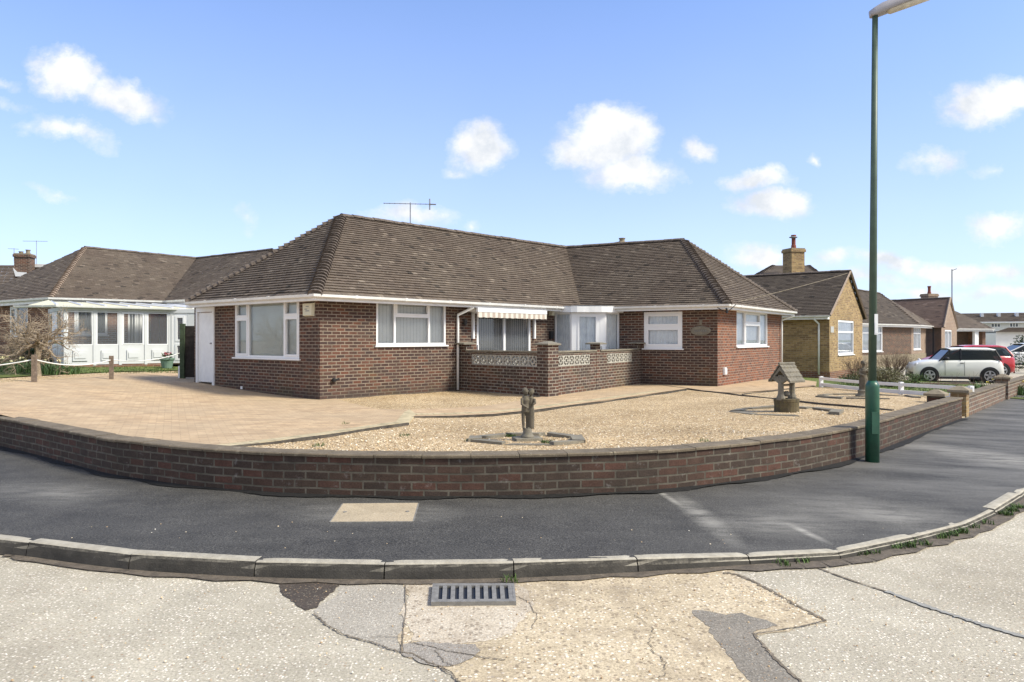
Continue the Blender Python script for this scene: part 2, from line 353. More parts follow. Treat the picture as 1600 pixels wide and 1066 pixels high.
def asphalt():
    m = M_('pavement_asphalt'); co = m.coord()
    n = m.noise(co, 75, 3, .85); med = m.noise(co, 3, 6, .62); big = m.noise(co, .55, 4, .6)
    c = m.ramp(n, [(.32, (.01,.0097,.0092)), (.5, (.045,.0428,.0395)), (.7, (.13,.123,.113))])
    c = m.mix(1.0, c, m.ramp(med, [(.3, (.75,.75,.76)), (.7, (1.25,1.24,1.22))]), 'MULTIPLY')
    x = m.n('SeparateXYZ', {0: co})
    px = x.outputs[0]; py = x.outputs[1]
    g = m.fr(px, 0, 1)
    # streaky lighter tone, stronger towards the far right path
    d = m.n('MapRange', {0: px, 1: .8, 2: 6.5, 3: 0.0, 4: 1.0}).outputs[0]
    stv = m.n('Mapping', {0: co, 'Rotation': (0, 0, math.radians(-48)), 'Scale': (.35, 1.6, 1)}).outputs[0]
    streak = m.noise(stv, 1.5, 6, .68)
    k = m.math('MULTIPLY', m.math('ADD', m.math('MULTIPLY', d, .75), .16), m.fr(streak, .35, .7), clamp=True)
    c = m.mix(m.math('MULTIPLY', k, .8), c, (.2,.19,.175))
    for (cx, cy, sx, sy, rot_, am) in SCUFF:
        vv = m.n('Mapping', {0: co, 'Location': (-cx, -cy, 0)}).outputs[0]
        vv = m.n('Mapping', {0: vv, 'Rotation': (0, 0, rot_)}).outputs[0]; vv = m.n('Mapping', {0: vv, 'Scale': (1/sx, 1/sy, 0)}).outputs[0]
        ln = m.n('VectorMath', {0: vv}, operation='LENGTH').outputs['Value']
        kk = m.math('MULTIPLY', m.math('SUBTRACT', 1.0, ln, clamp=True), m.fr(m.noise(stv, 5.0, 6, .75), .32, .6))
        c = m.mix(m.math('MULTIPLY', kk, am, clamp=True), c, (.36,.34,.3))
    sp = m.n('TexVoronoi', {'Vector': co, 'Scale': 9.0, 'Randomness': 1.0}).outputs['Distance']
    c = m.mix(m.ramp(sp, [(.0, (.7,.7,.7)), (.045, (0,0,0))]), c, (.4,.36,.3))
    m.col(c); m.set(Roughness=.82); m.bump(n, .6, .006); return m.mat
MT['asphalt'] = asphalt()
def concrete(name, base, lo, agg, aggd, sc=55, warm=None, pit=0, grooves=True):
    m = M_(name); co = m.coord()
    v = m.n('TexVoronoi', {'Vector': co, 'Scale': sc, 'Randomness': 1.0}); rr = m.n('SeparateColor', {0: v.outputs['Color']})
    med = m.noise(co, 2.2, 6, .65); fine = m.noise(co, 62, 3, .85)
    c = m.ramp(med, [(.3, lo), (.7, base)])
    c = m.mix(1.0, c, m.ramp(fine, [(.3, (.55,.54,.53)), (.7, (1.3,1.3,1.3))]), 'MULTIPLY')
    isl = m.math('MULTIPLY', m.math('GREATER_THAN', rr.outputs[0], .62), m.fr(m.math('SUBTRACT', .62, v.outputs['Distance']), .15, .3))
    c = m.mix(m.math('MULTIPLY', isl, .95), c, m.ramp(rr.outputs[1], [(0, aggd), (.3, agg), (.7, tuple(min(.9, q*1.2) for q in agg)), (1, (.3,.2,.12))], 'LINEAR'))
    if pit:
        p = m.noise(co, 9, 7, .8)
        c = m.mix(m.ramp(p, [(.56, (0,0,0)), (.66, (pit,pit,pit))]), c, (.2,.145,.09))
        p2 = m.n('TexVoronoi', {'Vector': co, 'Scale': 34.0, 'Randomness': 1.0}); q2 = m.n('SeparateColor', {0: p2.outputs['Color']}).outputs[0]
        k2 = m.math('MULTIPLY', m.math('GREATER_THAN', q2, .78), m.math('LESS_THAN', p2.outputs['Distance'], .42))
        c = m.mix(m.math('MULTIPLY', k2, .6), c, (.16,.12,.085))
    st = m.noise(co, .7, 5, .6)
    if pit:
        s3 = m.noise(m.n('Mapping', {0: co, 'Location': (3.3, 1.7, 0)}).outputs[0], 1.9, 8, .72)
        c = m.mix(m.ramp(s3, [(.5, (0,0,0)), (.68, (.75,.75,.75))]), c, (.27,.215,.15))
    c = m.mix(1.0, c, m.ramp(st, [(.3, (.86,.84,.82)), (.7, (1.1,1.1,1.1))]), 'MULTIPLY')
    m.col(c); m.set(Roughness=.9)
    h = m.math('ADD', fine, m.math('MULTIPLY', isl, .6))
    if grooves:
        w = m.n('TexWave', {'Vector': m.n('Mapping', {0: co, 'Rotation': (0, 0, math.radians(-58))}).outputs[0], 'Scale': 9.0, 'Distortion': 3.0, 'Detail': 3.0}).outputs['Fac']
        h = m.math('ADD', h, m.math('MULTIPLY', w, .35))
    m.bump(h, .55, .006); return m.mat
MT['road'] = concrete('aggregate_concrete', (.47,.425,.335), (.36,.325,.255), (.68,.62,.53), (.17,.14,.11), 60)
MT['road_slab'] = concrete('grey_concrete_slab', (.41,.375,.315), (.34,.31,.26), (.56,.52,.44), (.16,.15,.13), 80, grooves=False)
MT['road_tan'] = concrete('worn_tan_concrete', (.58,.485,.34), (.45,.37,.25), (.72,.64,.52), (.22,.16,.1), 44, pit=.75, grooves=False)
MT['road_smooth'] = concrete('smooth_tan_concrete', (.56,.49,.39), (.5,.43,.33), (.62,.57,.48), (.35,.28,.2), 60, pit=.2, grooves=False)
MT['road_patch'] = concrete('grey_road_patch', (.28,.25,.21), (.2,.18,.15), (.3,.28,.24), (.1,.09,.08), 70, grooves=False)
MT['road_grey'] = concrete('pale_grey_patch', (.34,.31,.27), (.28,.25,.215), (.42,.4,.35), (.2,.17,.14), 90, grooves=False)
MT['road_dark'] = concrete('dark_asphalt_fill', (.09,.07,.055), (.05,.042,.035), (.15,.13,.1), (.05,.04,.03), 70, grooves=False)
MT['tar'] = simple('joint_sealant', (.27,.26,.235), .8, var=.2, sc=20)
MT['crack'] = simple('crack_dirt', (.17,.14,.105), .95, var=.5, sc=20, bump=.5)
MT['cover'] = stone('concrete_cover', (.44,.36,.25), (.32,.26,.18), 3, (.5,.44,.34), .4)
MT['iron'] = simple('cast_iron_grate', (.2,.19,.175), .65, metal=.1, var=.25, sc=20, bump=.2, spec=.4)
def grassm(name, a, b):
    m = M_(name); co = m.coord(); n = m.noise(co, 30, 5, .8); k = m.noise(co, 1.5, 4)
    c = m.ramp(n, [(.3, a), (.7, b)]); c = m.mix(1.0, c, m.ramp(k, [(.3, (.75,.78,.7)), (.7, (1.2,1.15,1.1))]), 'MULTIPLY')
    m.col(c); m.set(Roughness=.95); m.bump(n, .9, .03); return m.mat
MT['grass'] = grassm('lawn_grass', (.07,.1,.025), (.17,.2,.055))
def leaf(name, c, d=None, rough=.6):
    m = M_(name); r = m.n('Attribute', attribute_name='rnd').outputs['Fac']
    m.col(m.ramp(r, [(0, d or tuple(x*.45 for x in c)), (.6, c), (1, tuple(x*1.5 for x in c))])); m.set(Roughness=rough); return m.mat
MT['leaf'] = leaf('green_leaf', (.065,.11,.025)); MT['leaf_dark'] = leaf('dark_hedge_leaf', (.035,.06,.02))
MT['leaf_olive'] = leaf('olive_shrub_leaf', (.16,.15,.075), (.07,.06,.03)); MT['leaf_blade'] = leaf('daffodil_leaf', (.08,.14,.05))
MT['petal'] = leaf('yellow_petal', (.7,.55,.06), (.6,.5,.1)); MT['petal_pale'] = leaf('cream_petal', (.75,.7,.42), (.6,.55,.3)); MT['petal_pink'] = leaf('red_petal', (.4,.04,.08), (.3,.02,.05))
MT['bark'] = simple('pale_bare_bark', (.27,.215,.155), .9, var=.4, sc=20, bump=.5); MT['bark_dark'] = simple('brown_twig', (.12,.08,.06), .9, var=.4, sc=20)
MT['pot'] = simple('sage_green_pot', (.16,.24,.19), .5); MT['potclay'] = simple('clay_chimney_pot', (.2,.06,.045), .8, var=.3); MT['chim_y'] = MT['brick_yellow']
MT['render'] = simple('white_render', (.72,.72,.71), .8, var=.05, sc=1)
def paint(name, c): return simple(name, c, .3, var=.02, sc=2, spec=.5, coat=.6)
MT['carwhite'] = paint('cream_white_car_paint', (.72,.71,.66)); MT['carred'] = paint('red_car_paint', (.42,.02,.03)); MT['carsilver'] = paint('silver_car_paint', (.42,.44,.46)); MT['cardark'] = paint('dark_car_paint', (.05,.06,.07)); MT['carpale'] = paint('white_van_paint', (.68,.68,.68))
MT['tyre'] = simple('tyre_rubber', (.018,.018,.018), .85); MT['alloy'] = simple('alloy_rim', (.5,.5,.52), .3, metal=.7); MT['trim'] = simple('black_trim', (.015,.015,.02), .5)
MT['redlamp'] = simple('red_lamp_lens', (.45,.02,.02), .2, spec=.6); MT['lampglass'] = simple('clear_lamp_lens', (.6,.6,.62), .15, spec=.6)
# ------------------------------------------------------------------ plan curves
def sm(t): t = max(0, min(1, t)); return t*t*(3-2*t)
WZ = .20
wpx = [(0,698),(55,711),(105,724),(165,740),(220,749),(300,760),(440,771),(600,776),(700,776.5),(850,774),(1000,768),(1110,757.5),(1200,745),(1280,731),(1352,712),(1420,686)]
WEND = at(1503, 654, WZ)
wall_pts = [V((-15.5,17.2,WZ)), V((-11.2,13.4,WZ)), V((-8.7,11.2,WZ))] + [at(u, v, WZ) for u, v in wpx] + [WEND]
wall_c = crom(wall_pts, 5)
WDIR = V((.662, .75, 0)).normalized()
kpx = [(0,862),(41,872),(201,893),(397,905),(600,909),(803,906.5),(997,897)]
kerb_pts = [V((-12.2,11.6,0)), V((-8.3,7.9,0)), V((-5.5,6.3,0))] + [at(u, v, 0) for u, v in kpx] + [V((1.78,5.46,0)),V((2.52,5.60,0)),V((3.34,6.04,0)),V((4.03,6.47,0)),V((4.64,6.99,0)),V((5.36,7.68,0))]
p = kerb_pts[-1]
for d in (1.0, 2.2, 4.5, 9, 20, 45): kerb_pts.append(p+WDIR*d+V((.06,-.06,0))*min(d, 3))
def dist_poly(x, y, pts):
    best = 1e9
    for a, b in zip(pts[:-1], pts[1:]):
        dx, dy = b.x-a.x, b.y-a.y; L = dx*dx+dy*dy
        t = max(0, min(1, ((x-a.x)*dx+(y-a.y)*dy)/L)) if L > 0 else 0
        d = math.hypot(x-a.x-dx*t, y-a.y-dy*t)
        if d < best: best = d
    return best
WP = [V(p) for p in wall_pts]
def g(x, y):
    z = .36+.44*sm((-x-4)/10)-.2*sm((x-7)/8)-.17*sm((x-13)/5)
    d = dist_poly(x, y, WP)
    return z+.14*(1-sm(d/6.5))
def gp(u, v, off=0):
    z = .4
    for _ in range(12):
        q = at(u, v, z+off); z = .5*z+.5*g(q.x, q.y)
    q.z = g(q.x, q.y)+off; return q
def gz(p, off=0): return V((p[0], p[1], g(p[0], p[1])+off))
# ------------------------------------------------------------------ ground sheets
def sheet(name, poly, zf, mat, step=.5, kind='structure', uvrot=0, parent=None, label=None):
    poly = [V((p[0], p[1])) for p in poly]; pts = []
    n = len(poly)
    for i in range(n):
        a, b = poly[i], poly[(i+1) % n]; k = max(1, int((b-a).length/step))
        for j in range(k): pts.append(a.lerp(b, j/k))
    nb = len(pts); edges = [(i, (i+1) % nb) for i in range(nb)]
    xs = [p.x for p in poly]; ys = [p.y for p in poly]
    def inside(x, y):
        c = False
        for i in range(n):
            a, b = poly[i], poly[i-1]
            if (a.y > y) != (b.y > y) and x < (b.x-a.x)*(y-a.y)/(b.y-a.y)+a.x: c = not c
        return c
    x = min(xs)+step*.37
    while x < max(xs):
        y = min(ys)+step*.41
        while y < max(ys):
            if inside(x, y): pts.append(V((x, y)))
            y += step
        x += step
    r = delaunay_2d_cdt(pts, edges, [list(range(nb))], 1, 1e-5)
    mb = MB(); ca, sa = math.cos(uvrot), math.sin(uvrot)
    for f in r[2]:
        q = [r[0][i] for i in f]
        if (q[1]-q[0]).cross(q[2]-q[0]) < 0: q.reverse()
        mb.face([(p.x, p.y, zf(p.x, p.y)) for p in q], [(p.x*ca+p.y*sa, -p.x*sa+p.y*ca) for p in q])
    o = mb.build(name, mat, parent, loc=V((0, 0, 0)), weld=True, smooth=True)
    if kind and parent is None: o['kind'] = kind
    return o
mb = MB(); S = 900
mb.face([(-S,-60,0),(S,-60,0),(S,S,0),(-S,S,0)]); o = mb.build('road', MT['road'], loc=V((0,0,0))); tag(o, kind='structure')
ZS = .38
def rp(pts, name, mat, z, step=.6, jit=.012):
    random.seed(int(pts[0][0]+pts[0][1])); P_ = [at(u, v, 0) for u, v in pts]; out = []
    for a, b in zip(P_, P_[1:]+P_[:1]):
        L = (b-a).length; k = max(1, int(L/.035)); nn = V((-(b-a).y, (b-a).x, 0)).normalized(); ph = ru(0, 6)
        for j in range(k): out.append(a.lerp(b, j/k)+nn*(ru(-jit, jit)+.02*math.sin(ph+j*.4)*(1 if L > .3 else .3)))
    return sheet(name, out, lambda x, y: z*ZS, MT[mat], step)
rp([(520,908),(640,911),(635,960),(627,1023),(575,1003),(530,988),(490,962),(497,948),(530,930)], 'road_slab', 'road_slab', .004)
rp([(634,907),(800,904),(1000,897),(1143,892),(1180,908),(1235,937),(1292,971),(1250,982),(1178,992),(1195,1012),(1215,1034),(1262,1075),(1100,1110),(735,1090),(700,1046),(640,1030),(627,1023),(630,960)], 'worn_road_patch', 'road_tan', .008, .5)
rp([(636,912),(676,908),(806,908),(826,925),(836,945),(822,962),(800,990),(760,1004),(700,1008),(640,1003),(632,960)], 'smooth_road_patch', 'road_smooth', .012, .5)
rp([(430,905),(455,908),(535,908),(520,925),(505,938),(498,951),(478,955),(470,951),(455,940),(440,925)], 'asphalt_fill', 'road_dark', .012)
rp([(1083,953),(1110,957),(1135,962),(1160,958),(1185,967),(1215,978),(1188,985),(1176,991),(1195,1012),(1215,1034),(1262,1075),(1200,1085),(1168,1062),(1150,1040),(1128,1012),(1105,985)], 'dark_road_patch', 'road_patch', .012)
rp([(630,1008),(662,1004),(700,1006),(745,1008),(752,1018),(740,1030),(700,1045),(660,1040),(628,1024)], 'grey_road_patch', 'road_grey', .016)
# joints and cracks in the concrete: narrow sheets with ragged edges
def crack(px, w, name, mat, z, jit=.012):
    pts = crom([at(u, v, 0) for u, v in px], 12); w *= .75; mb = MB(); random.seed(len(px)*7+int(px[0][0]))
    L = []; R = []
    for i, p in enumerate(pts):
        a = pts[max(0, i-1)]; b = pts[min(len(pts)-1, i+1)]; t = (b-a).normalized(); nn = V((t.y, -t.x, 0))
        o = ru(-jit, jit)*.35; ww = w*ru(.4, 1.3); L.append(p+nn*(o-ww/2)+V((0,0,z*ZS))); R.append(p+nn*(o+ww/2)+V((0,0,z*ZS)))
    for i in range(len(pts)-1): mb.face([L[i], R[i], R[i+1], L[i+1]])
    return tag(mb.build(name, MT[mat], loc=V((0,0,0))), kind='structure')
crack([(1262,880),(1290,893),(1340,911),(1400,930)], .03, 'road_joint', 'crack', .016, .004)
crack([(1385,925),(1440,946),(1500,966),(1560,985),(1640,1008)], .06, 'road_joint', 'tar', .020, .006)
crack([(634,908),(633,930),(634,955),(630,985),(627,1022)], .012, 'road_joint', 'crack', .018, .006)
crack([(490,960),(510,977),(535,992),(560,1000),(590,1008),(620,1019),(645,1024),(665,1035),(690,1045),(710,1060),(730,1080)], .016, 'road_crack', 'crack', .021, .02)
crack([(560,1000),(590,996),(628,998)], .006, 'road_crack', 'crack', .023, .01)
crack([(640,1005),(670,1012),(700,1020),(730,1024),(760,1030),(790,1033)], .01, 'road_crack', 'crack', .024, .02)
crack([(680,1018),(690,1032),(705,1042),(722,1040)], .008, 'road_crack', 'crack', .026, .02)
crack([(1130,896),(1155,900),(1185,914),(1215,930),(1250,950),(1290,972)], .045, 'road_edge_crumble', 'crack', .017, .03)
crack([(1176,991),(1196,1014),(1216,1036),(1262,1076)], .025, 'road_edge_crumble', 'crack', .022, .02)
crack([(1290,971),(1250,981),(1178,992)], .012, 'road_crack', 'crack', .024, .01)
crack([(800,930),(828,945),(838,965),(832,985)], .008, 'road_crack', 'crack', .020, .03)
crack([(990,962),(1020,985),(1015,1010),(1040,1040),(1030,1066)], .007, 'road_crack', 'crack', .020, .04)
# gutter silt along the kerb foot
kf = crom(kerb_pts, 4)
mb = MB(); random.seed(3)
for i in range(8, len(kf)-14):
    a, b = kf[i], kf[i+1]; t = (b-a).normalized(); nn = V((t.y, -t.x, 0))
    w0 = .05+.05*math.sin(i*1.7)**2+ (.05 if a.x > 1.6 else 0); w1 = .05+.05*math.sin((i+1)*1.7)**2+(.05 if b.x > 1.6 else 0)
    mb.face([a+V((0,0,.016)), a+nn*w0+V((0,0,.0108)), b+nn*w1+V((0,0,.0108)), b+V((0,0,.016))])
MT['silt'] = stone('gutter_silt', (.16,.13,.1), (.075,.062,.05), 14, (.4,.35,.27), .35)
tag(mb.build('gutter_dirt', MT['silt'], loc=V((0,0,0))), kind='structure')
# pavement
def kh(x): return .125 if x < .2 else (.125-.055*sm((x-.2)/2.0))
KI = []
for i, p_ in enumerate(kf):
    a = kf[max(0, i-1)]; b = kf[min(len(kf)-1, i+1)]; t = (b-a).normalized(); KI.append(p_+V((-t.y, t.x, 0))*.06)
WI = list(reversed(wall_c)); Wline = [p for p in wall_c]+[WEND+WDIR*70]
WIpts = [V((p.x, p.y+.12, 0)) for p in [WEND+WDIR*70]+WI]
def pz(x, y):
    a = dist_poly(x, y, kf); b = dist_poly(x, y, Wline)
    h = kh(x)-.008; return h+(WZ-h)*a/(a+b+1e-6)
sheet('pavement', KI+WIpts, pz, MT['asphalt'], .6)
mb = MB(); random.seed(17); wc = crom(wall_pts, 14)
for i in range(len(wc)-1):
    pass
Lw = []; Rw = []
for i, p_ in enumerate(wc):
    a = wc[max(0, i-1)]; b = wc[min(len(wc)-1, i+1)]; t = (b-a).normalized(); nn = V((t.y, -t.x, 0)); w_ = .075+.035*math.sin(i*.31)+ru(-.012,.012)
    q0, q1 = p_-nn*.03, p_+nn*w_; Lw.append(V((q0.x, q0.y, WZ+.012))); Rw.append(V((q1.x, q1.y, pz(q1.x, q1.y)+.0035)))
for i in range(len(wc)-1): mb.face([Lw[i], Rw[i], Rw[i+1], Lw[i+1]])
MT['darkm'] = simple('dark_margin', (.013,.0125,.012), .75, var=.5, sc=20, bump=.5)  # dark ragged strip along the foot of the wall
tag(mb.build('pavement_margin', MT['darkm'], loc=V((0,0,0))), kind='structure')
# kerb stones
joints = [V((-8.3,7.9,0)), V((-7.45,7.33,0)), V((-6.6,6.85,0)), V((-5.75,6.42,0)), V((-4.9,6.03,0))] + [at(41,872,0), at(201,893,0), at(397,905,0), at(600,909,0), at(803,906.5,0), at(997,897,0)] + kerb_pts[10:16]
q = joints[-1]
for k in range(1, 16): joints.append(q+WDIR*.915*k+V((.03,-.03,0))*min(k, 3))
ordn = ['first','second','third','fourth','fifth','sixth','seventh','eighth','ninth','tenth','eleventh','twelfth']
DR = 8
for i in range(len(joints)-1):
    a, b = joints[i], joints[i+1]; d = (b-a); L = d.length; d.normalize(); nn = V((d.y, -d.x, 0)); gap = .005
    random.seed(i); dz = ru(-.006, .006); h0 = kh(a.x)+dz; h1 = kh(b.x)+dz
    mb = MB(); rings = []
    K = 9
    for k in range(K+1):
        t = k/K; s = gap+(L-2*gap)*t; h = h0+(h1-h0)*t; e = .012 if k in (0, K) else 0
        prof = [(.02,-.05),(.006,.0),(-.004,h*.55),(-.012-e*.6,h-.028),(-.02,h-.010),(-.036,h-.002-e*.3),(-.085,h+.001-e*.3),(-.12,h-.003),(-.128,-.05)]
        rings.append([a+d*(s)+nn*(o+ru(-.001,.001))+V((0,0,z+ru(-.0008,.0008))) for o, z in prof])
    mb.ring(rings)
    o = mb.build('kerb_stone', MT['kerb'], smooth=False)
    rel = i-DR
    if rel == 0: lab = 'weathered concrete kerb stone directly behind the iron drain grate, its face darkened'
    elif rel < 0: lab = '%s concrete kerb stone to the left of the drain grate, dark face' % ordn[-rel-1]
    else:
        w = ordn[rel-1] if rel <= 12 else None
        lab = ('%s concrete kerb stone to the right of the drain grate, pale top' % w) if w else 'distant low kerb stone where the kerb runs off to the right'
    tag(o, lab, 'kerb stone', 'kerb stones along the curved pavement')
# garden base: earth and grass reaching far back, gravel, driveway
farL = [(-15.5,17.2),(-60,60),(-600,500),(-600,850),(800,850)]
wend2 = WEND+WDIR*70
poly = [(p.x, p.y+.10) for p in wall_c]+[(wend2.x-.1, wend2.y+.12), (800, 850), (-600, 850), (-600, 500), (-60, 60)]
def ggl(x, y):
    return g(x, y)
near = [(p.x, p.y+.10) for p in wall_c]+[(wend2.x-.1, wend2.y+.12),(60,110),(-70,110),(-60,60)]
sheet('lawn', near, lambda x, y: g(x, y)-.06, MT['grass'], 1.6)
mb = MB(); mb.face([(-800,85,.35),(800,85,.12),(800,880,.12),(-800,880,.35)]); tag(mb.build('far_ground', MT['grass'], loc=V((0,0,0))), kind='structure')
Wg = [(p.x, p.y) for p in wall_c[10:]]
def inset(p, d=.14):
    return p
gl = [gp(u, v) for u, v in [(1500,622),(1470,621),(1400,612),(1277,604),(1215,585),(1100,598),(900,598),(715,600),(600,600),(500,615),(420,640),(350,690)]]
wseg = [p for p in wall_c if at(300,760,WZ).x-.05 <= p.x]
wseg = [V((p.x, p.y+.13)) for p in wseg]; wseg[-1] = V((WEND.x-.15, WEND.y+.05))
sheet('gravel_bed', wseg+[V((p.x, p.y)) for p in gl], lambda x, y: g(x, y)-.004+.012*math.sin(x*2.1+y)*math.sin(y*1.7), MT['gravel'], .45)
dl = [gp(u, v) for u, v in [(351,703),(430,693),(520,681),(600,668),(638,663),(645,650),(640,641),(588,640),(545,630),(520,622),(500,612),(400,596),(335,588),(250,583),(180,585),(100,592),(0,599),(-250,622)]]
wl = [V((p.x, p.y+.13)) for p in wall_c if p.x <= at(330,762,WZ).x and p.x > -9.3]
sheet('driveway', wl+[V((p.x, p.y)) for p in dl], lambda x, y: g(x, y)+.012, MT['pavers'], .5, uvrot=math.radians(25))
path = [(640,652),(705,651),(773,648),(840,641),(960,625),(1040,613),(1075,608),(1100,612),(1150,615),(1200,611),(1275,604),(1276,597),(1220,590),(1125,604),(1001,597),(930,607),(856,619),(814,627),(754,636),(700,639),(642,641)]
PP = [gp(u, v) for u, v in path]
sheet('garden_path', [V((p.x, p.y)) for p in PP], lambda x, y: g(x, y)+.015, MT['pavers'], .5, uvrot=math.radians(-8))
def strip(px, w, h, mat, label, cat, name, group=None):
    pts = [gp(u, v) for u, v in px]; out = []
    for a, b in zip(pts[:-1], pts[1:]):
        k = max(1, int((b-a).length/.4))
        for j in range(k): out.append(gz(a.lerp(b, j/k), 0))
    out.append(pts[-1]); random.seed(int(px[0][0]))
    out = [p+V((ru(-.006,.006), ru(-.006,.006), ru(-.003,.004))) for p in out]
    mb = MB(); sweep(mb, out, [(w/2,-.05),(w/2,h),(-w/2,h),(-w/2,-.05)])
    return tag(mb.build(name, MT[mat]), label, cat, group)
G_ = 'edging strips of the garden paths'
strip([(640,653),(705,652),(773,650),(840,643),(960,627),(1040,615),(1072,610)], .03, .026, 'edging', 'thin dark edging strip along the front of the paved path below the terrace', 'path edging', 'path_edging', G_)
strip([(348,702),(430,694),(520,682),(600,669),(638,664)], .03, .03, 'edging', 'thin dark edging strip where the block paved driveway meets the gravel', 'path edging', 'path_edging', G_)
strip([(1000,602),(1035,603),(1075,608),(1130,615),(1211,624),(1290,632),(1395,642)], .045, .022, 'edging', 'long thin dark edging strip crossing the gravel behind the wishing well', 'path edging', 'path_edging', G_)
strip([(1160,617),(1205,612),(1240,607),(1272,603)], .03, .022, 'edging', 'short dark edging strip by the paving at the right end of the bungalow', 'path edging', 'path_edging', G_)
def kerbrow(px, w, label):
    pts = [gp(u, v) for u, v in px]; mb = MB()
    for a, b in zip(pts[:-1], pts[1:]):
        d = b-a; L = d.length; d.normalize(); nn = V((-d.y, d.x, 0)); k = max(1, int(L/.1)); st = L/k
        for j in range(k):
            p = a+d*(j*st+st/2); z = g(p.x, p.y)
            T = lambda x, y, zz, p=p, d=d, nn=nn, z=z: V((p.x, p.y, z))+d*x+nn*y+V((0,0,zz))
            mb.box(-st/2+.004, st/2-.004, 0, w, -.03, .02+ru(0,.004), T)
    tag(mb.build('border_blocks', MT['border']), label, 'paving border', 'rows of border blocks')
MT['border'] = simple('yellow_border_block', (.42,.35,.22), .9, var=.3, sc=7, bump=.3)
kerbrow([(350,701),(430,692),(520,680),(600,667),(636,662)], .2, 'row of yellow blocks bordering the driveway beside the gravel')
kerbrow([(642,650),(705,649),(773,646),(840,639),(960,623),(1035,612)], .2, 'row of yellow blocks along the front of the path below the terrace')
mb = MB()   # pale grey crossing band at the driveway corner
def gquad(name, px, mat, off, label, cat):
    pts = [gp(u, v) for u, v in px]; mb = MB(); n = len(pts)
    mb.ring([[gz(p, -.02) for p in pts], [gz(p, off) for p in pts]]); return tag(mb.build(name, MT[mat]), label, cat)
gquad('paving_slab', [(616,664),(638,664),(650,648),(640,641),(632,645)], 'border', .018, 'pale angled slab piece at the corner where driveway and path meet', 'slab')
# rows of pale threshold behind driveway: sandy verge
sheet('sand_verge', [V((p.x, p.y)) for p in [gp(u, v) for u, v in [(-250,632),(0,606),(100,598),(180,591),(250,588),(282,587),(282,580),(180,582),(100,586),(0,592),(-250,608)]]], lambda x, y: g(x, y)+.006, MT['gravel'], .7)
# ------------------------------------------------------------------ garden wall
def garden_wall(pts, ztop, zb, mat, label, group, close_end=True):
    root = empty('garden_wall', V((pts[len(pts)//2].x, pts[len(pts)//2].y, zb-.1)), label, 'wall', group)
    mb = MB(); sweep(mb, [V((p.x, p.y, 0)) for p in pts], [(0, zb-.1), (0, ztop-.03), (-.21, ztop-.03), (-.21, zb-.1)])
    # uv v should be height on the front face
    k = 0
    mb.build('brickwork', MT[mat], root)
    # coping stones
    L = [0]
    for a, b in zip(pts[:-1], pts[1:]): L.append(L[-1]+(b-a).length)
    def pt(s):
        s = max(0, min(L[-1]-1e-6, s))
        for i in range(len(L)-1):
            if L[i+1] >= s:
                t = (s-L[i])/(L[i+1]-L[i]); return pts[i].lerp(pts[i+1], t)
    st = .46; s = 0; random.seed(int(pts[0].x*10))
    nst = max(1, round(L[-1]/st)); st = L[-1]/nst
    if nst > 98: st *= nst/98; nst = 98
    for i in range(nst):
        ps = [pt(i*st+.003), pt(i*st+st/2), pt((i+1)*st-.003)]
        for q in ps: q.z = 0
        j = ru(-.004, .004); m2 = MB()
        sweep(m2, ps, [(.018, ztop-.03+j), (.02, ztop-.01+j), (.012, ztop+j), (-.215, ztop+j+.003), (-.22, ztop-.03+j)])
        m2.build('coping_stone', MT['coping'], root)
    return root
garden_wall([p for p in wall_c if p.x > -13], .60, WZ, 'brick_garden', 'long low curved dark brick garden wall with concrete coping wrapping the corner plot', 'low garden walls along the pavement')
# brick uv: v along the profile perimeter starts at the foot, so courses stay level
w2a = WEND+WDIR*.42; w2b = at(1571, 624.5, WZ); 
garden_wall([w2a, w2a.lerp(w2b, .5), w2b], .60, WZ, 'brick_garden_light', 'short pale brown brick garden wall between two capped piers at right', 'low garden walls along the pavement')
w3a = w2b+WDIR*.55; w3b = w3a+WDIR*14
garden_wall([w3a, w3b], .60, WZ, 'brick_garden_light', 'farthest low brick garden wall running off the right edge beyond the second pier', 'low garden walls along the pavement')
def pier(c, w, h, mat, label, z0=WZ, d=WDIR):
    root = empty('wall_pier', V((c.x, c.y, z0)), label, 'pier', 'capped brick wall piers by the pavement')
    n = V((-d.y, d.x, 0)); T = lambda x, y, z: V((c.x, c.y, z0))+d*x+n*y+V((0, 0, z))
    mb = MB(); mb.box(-w/2, w/2, -w/2, w/2, -.1, h, T); mb.build('brick_shaft', MT[mat], root)
    mb = MB(); e = w/2+.05; mb.ring([[T(-e,-e,h),T(e,-e,h),T(e,e,h),T(-e,e,h)],[T(-e,-e,h+.045),T(e,-e,h+.045),T(e,e,h+.045),T(-e,e,h+.045)],[T(-.04,-.04,h+.12),T(.04,-.04,h+.12),T(.04,.04,h+.12),T(-.04,.04,h+.12)]])
    mb.build('pier_cap', MT['cap'], root); return root
pier(WEND+V((-.42,.12,0)), .26, .42, 'brick_garden', 'squat brown brick pier with flat pyramid cap inside the right end of the curved wall')
pier(w2a+WDIR*-.02+V((-.05,.12,0)), .27, .47, 'brick_yellow', 'mossy yellow brick pier with pyramid cap at the path opening')
pier(w2b+WDIR*.2+V((-.02,.12,0)), .27, .5, 'brick_garden_light', 'tall brown brick pier with wide stone cap before the farthest wall')
gquadp = [WEND+V((.0,.02,0)), w2a, w2a+V((-.5,.6,0)), WEND+V((-.5,.6,0))]
mb = MB(); mb.ring([[V((p.x, p.y, WZ-.02)) for p in gquadp], [V((p.x, p.y, WZ+.012)) for p in gquadp]]); tag(mb.build('path_threshold', MT['cover']), 'pale concrete threshold slab in the gap at the right end of the curved wall', 'slab')
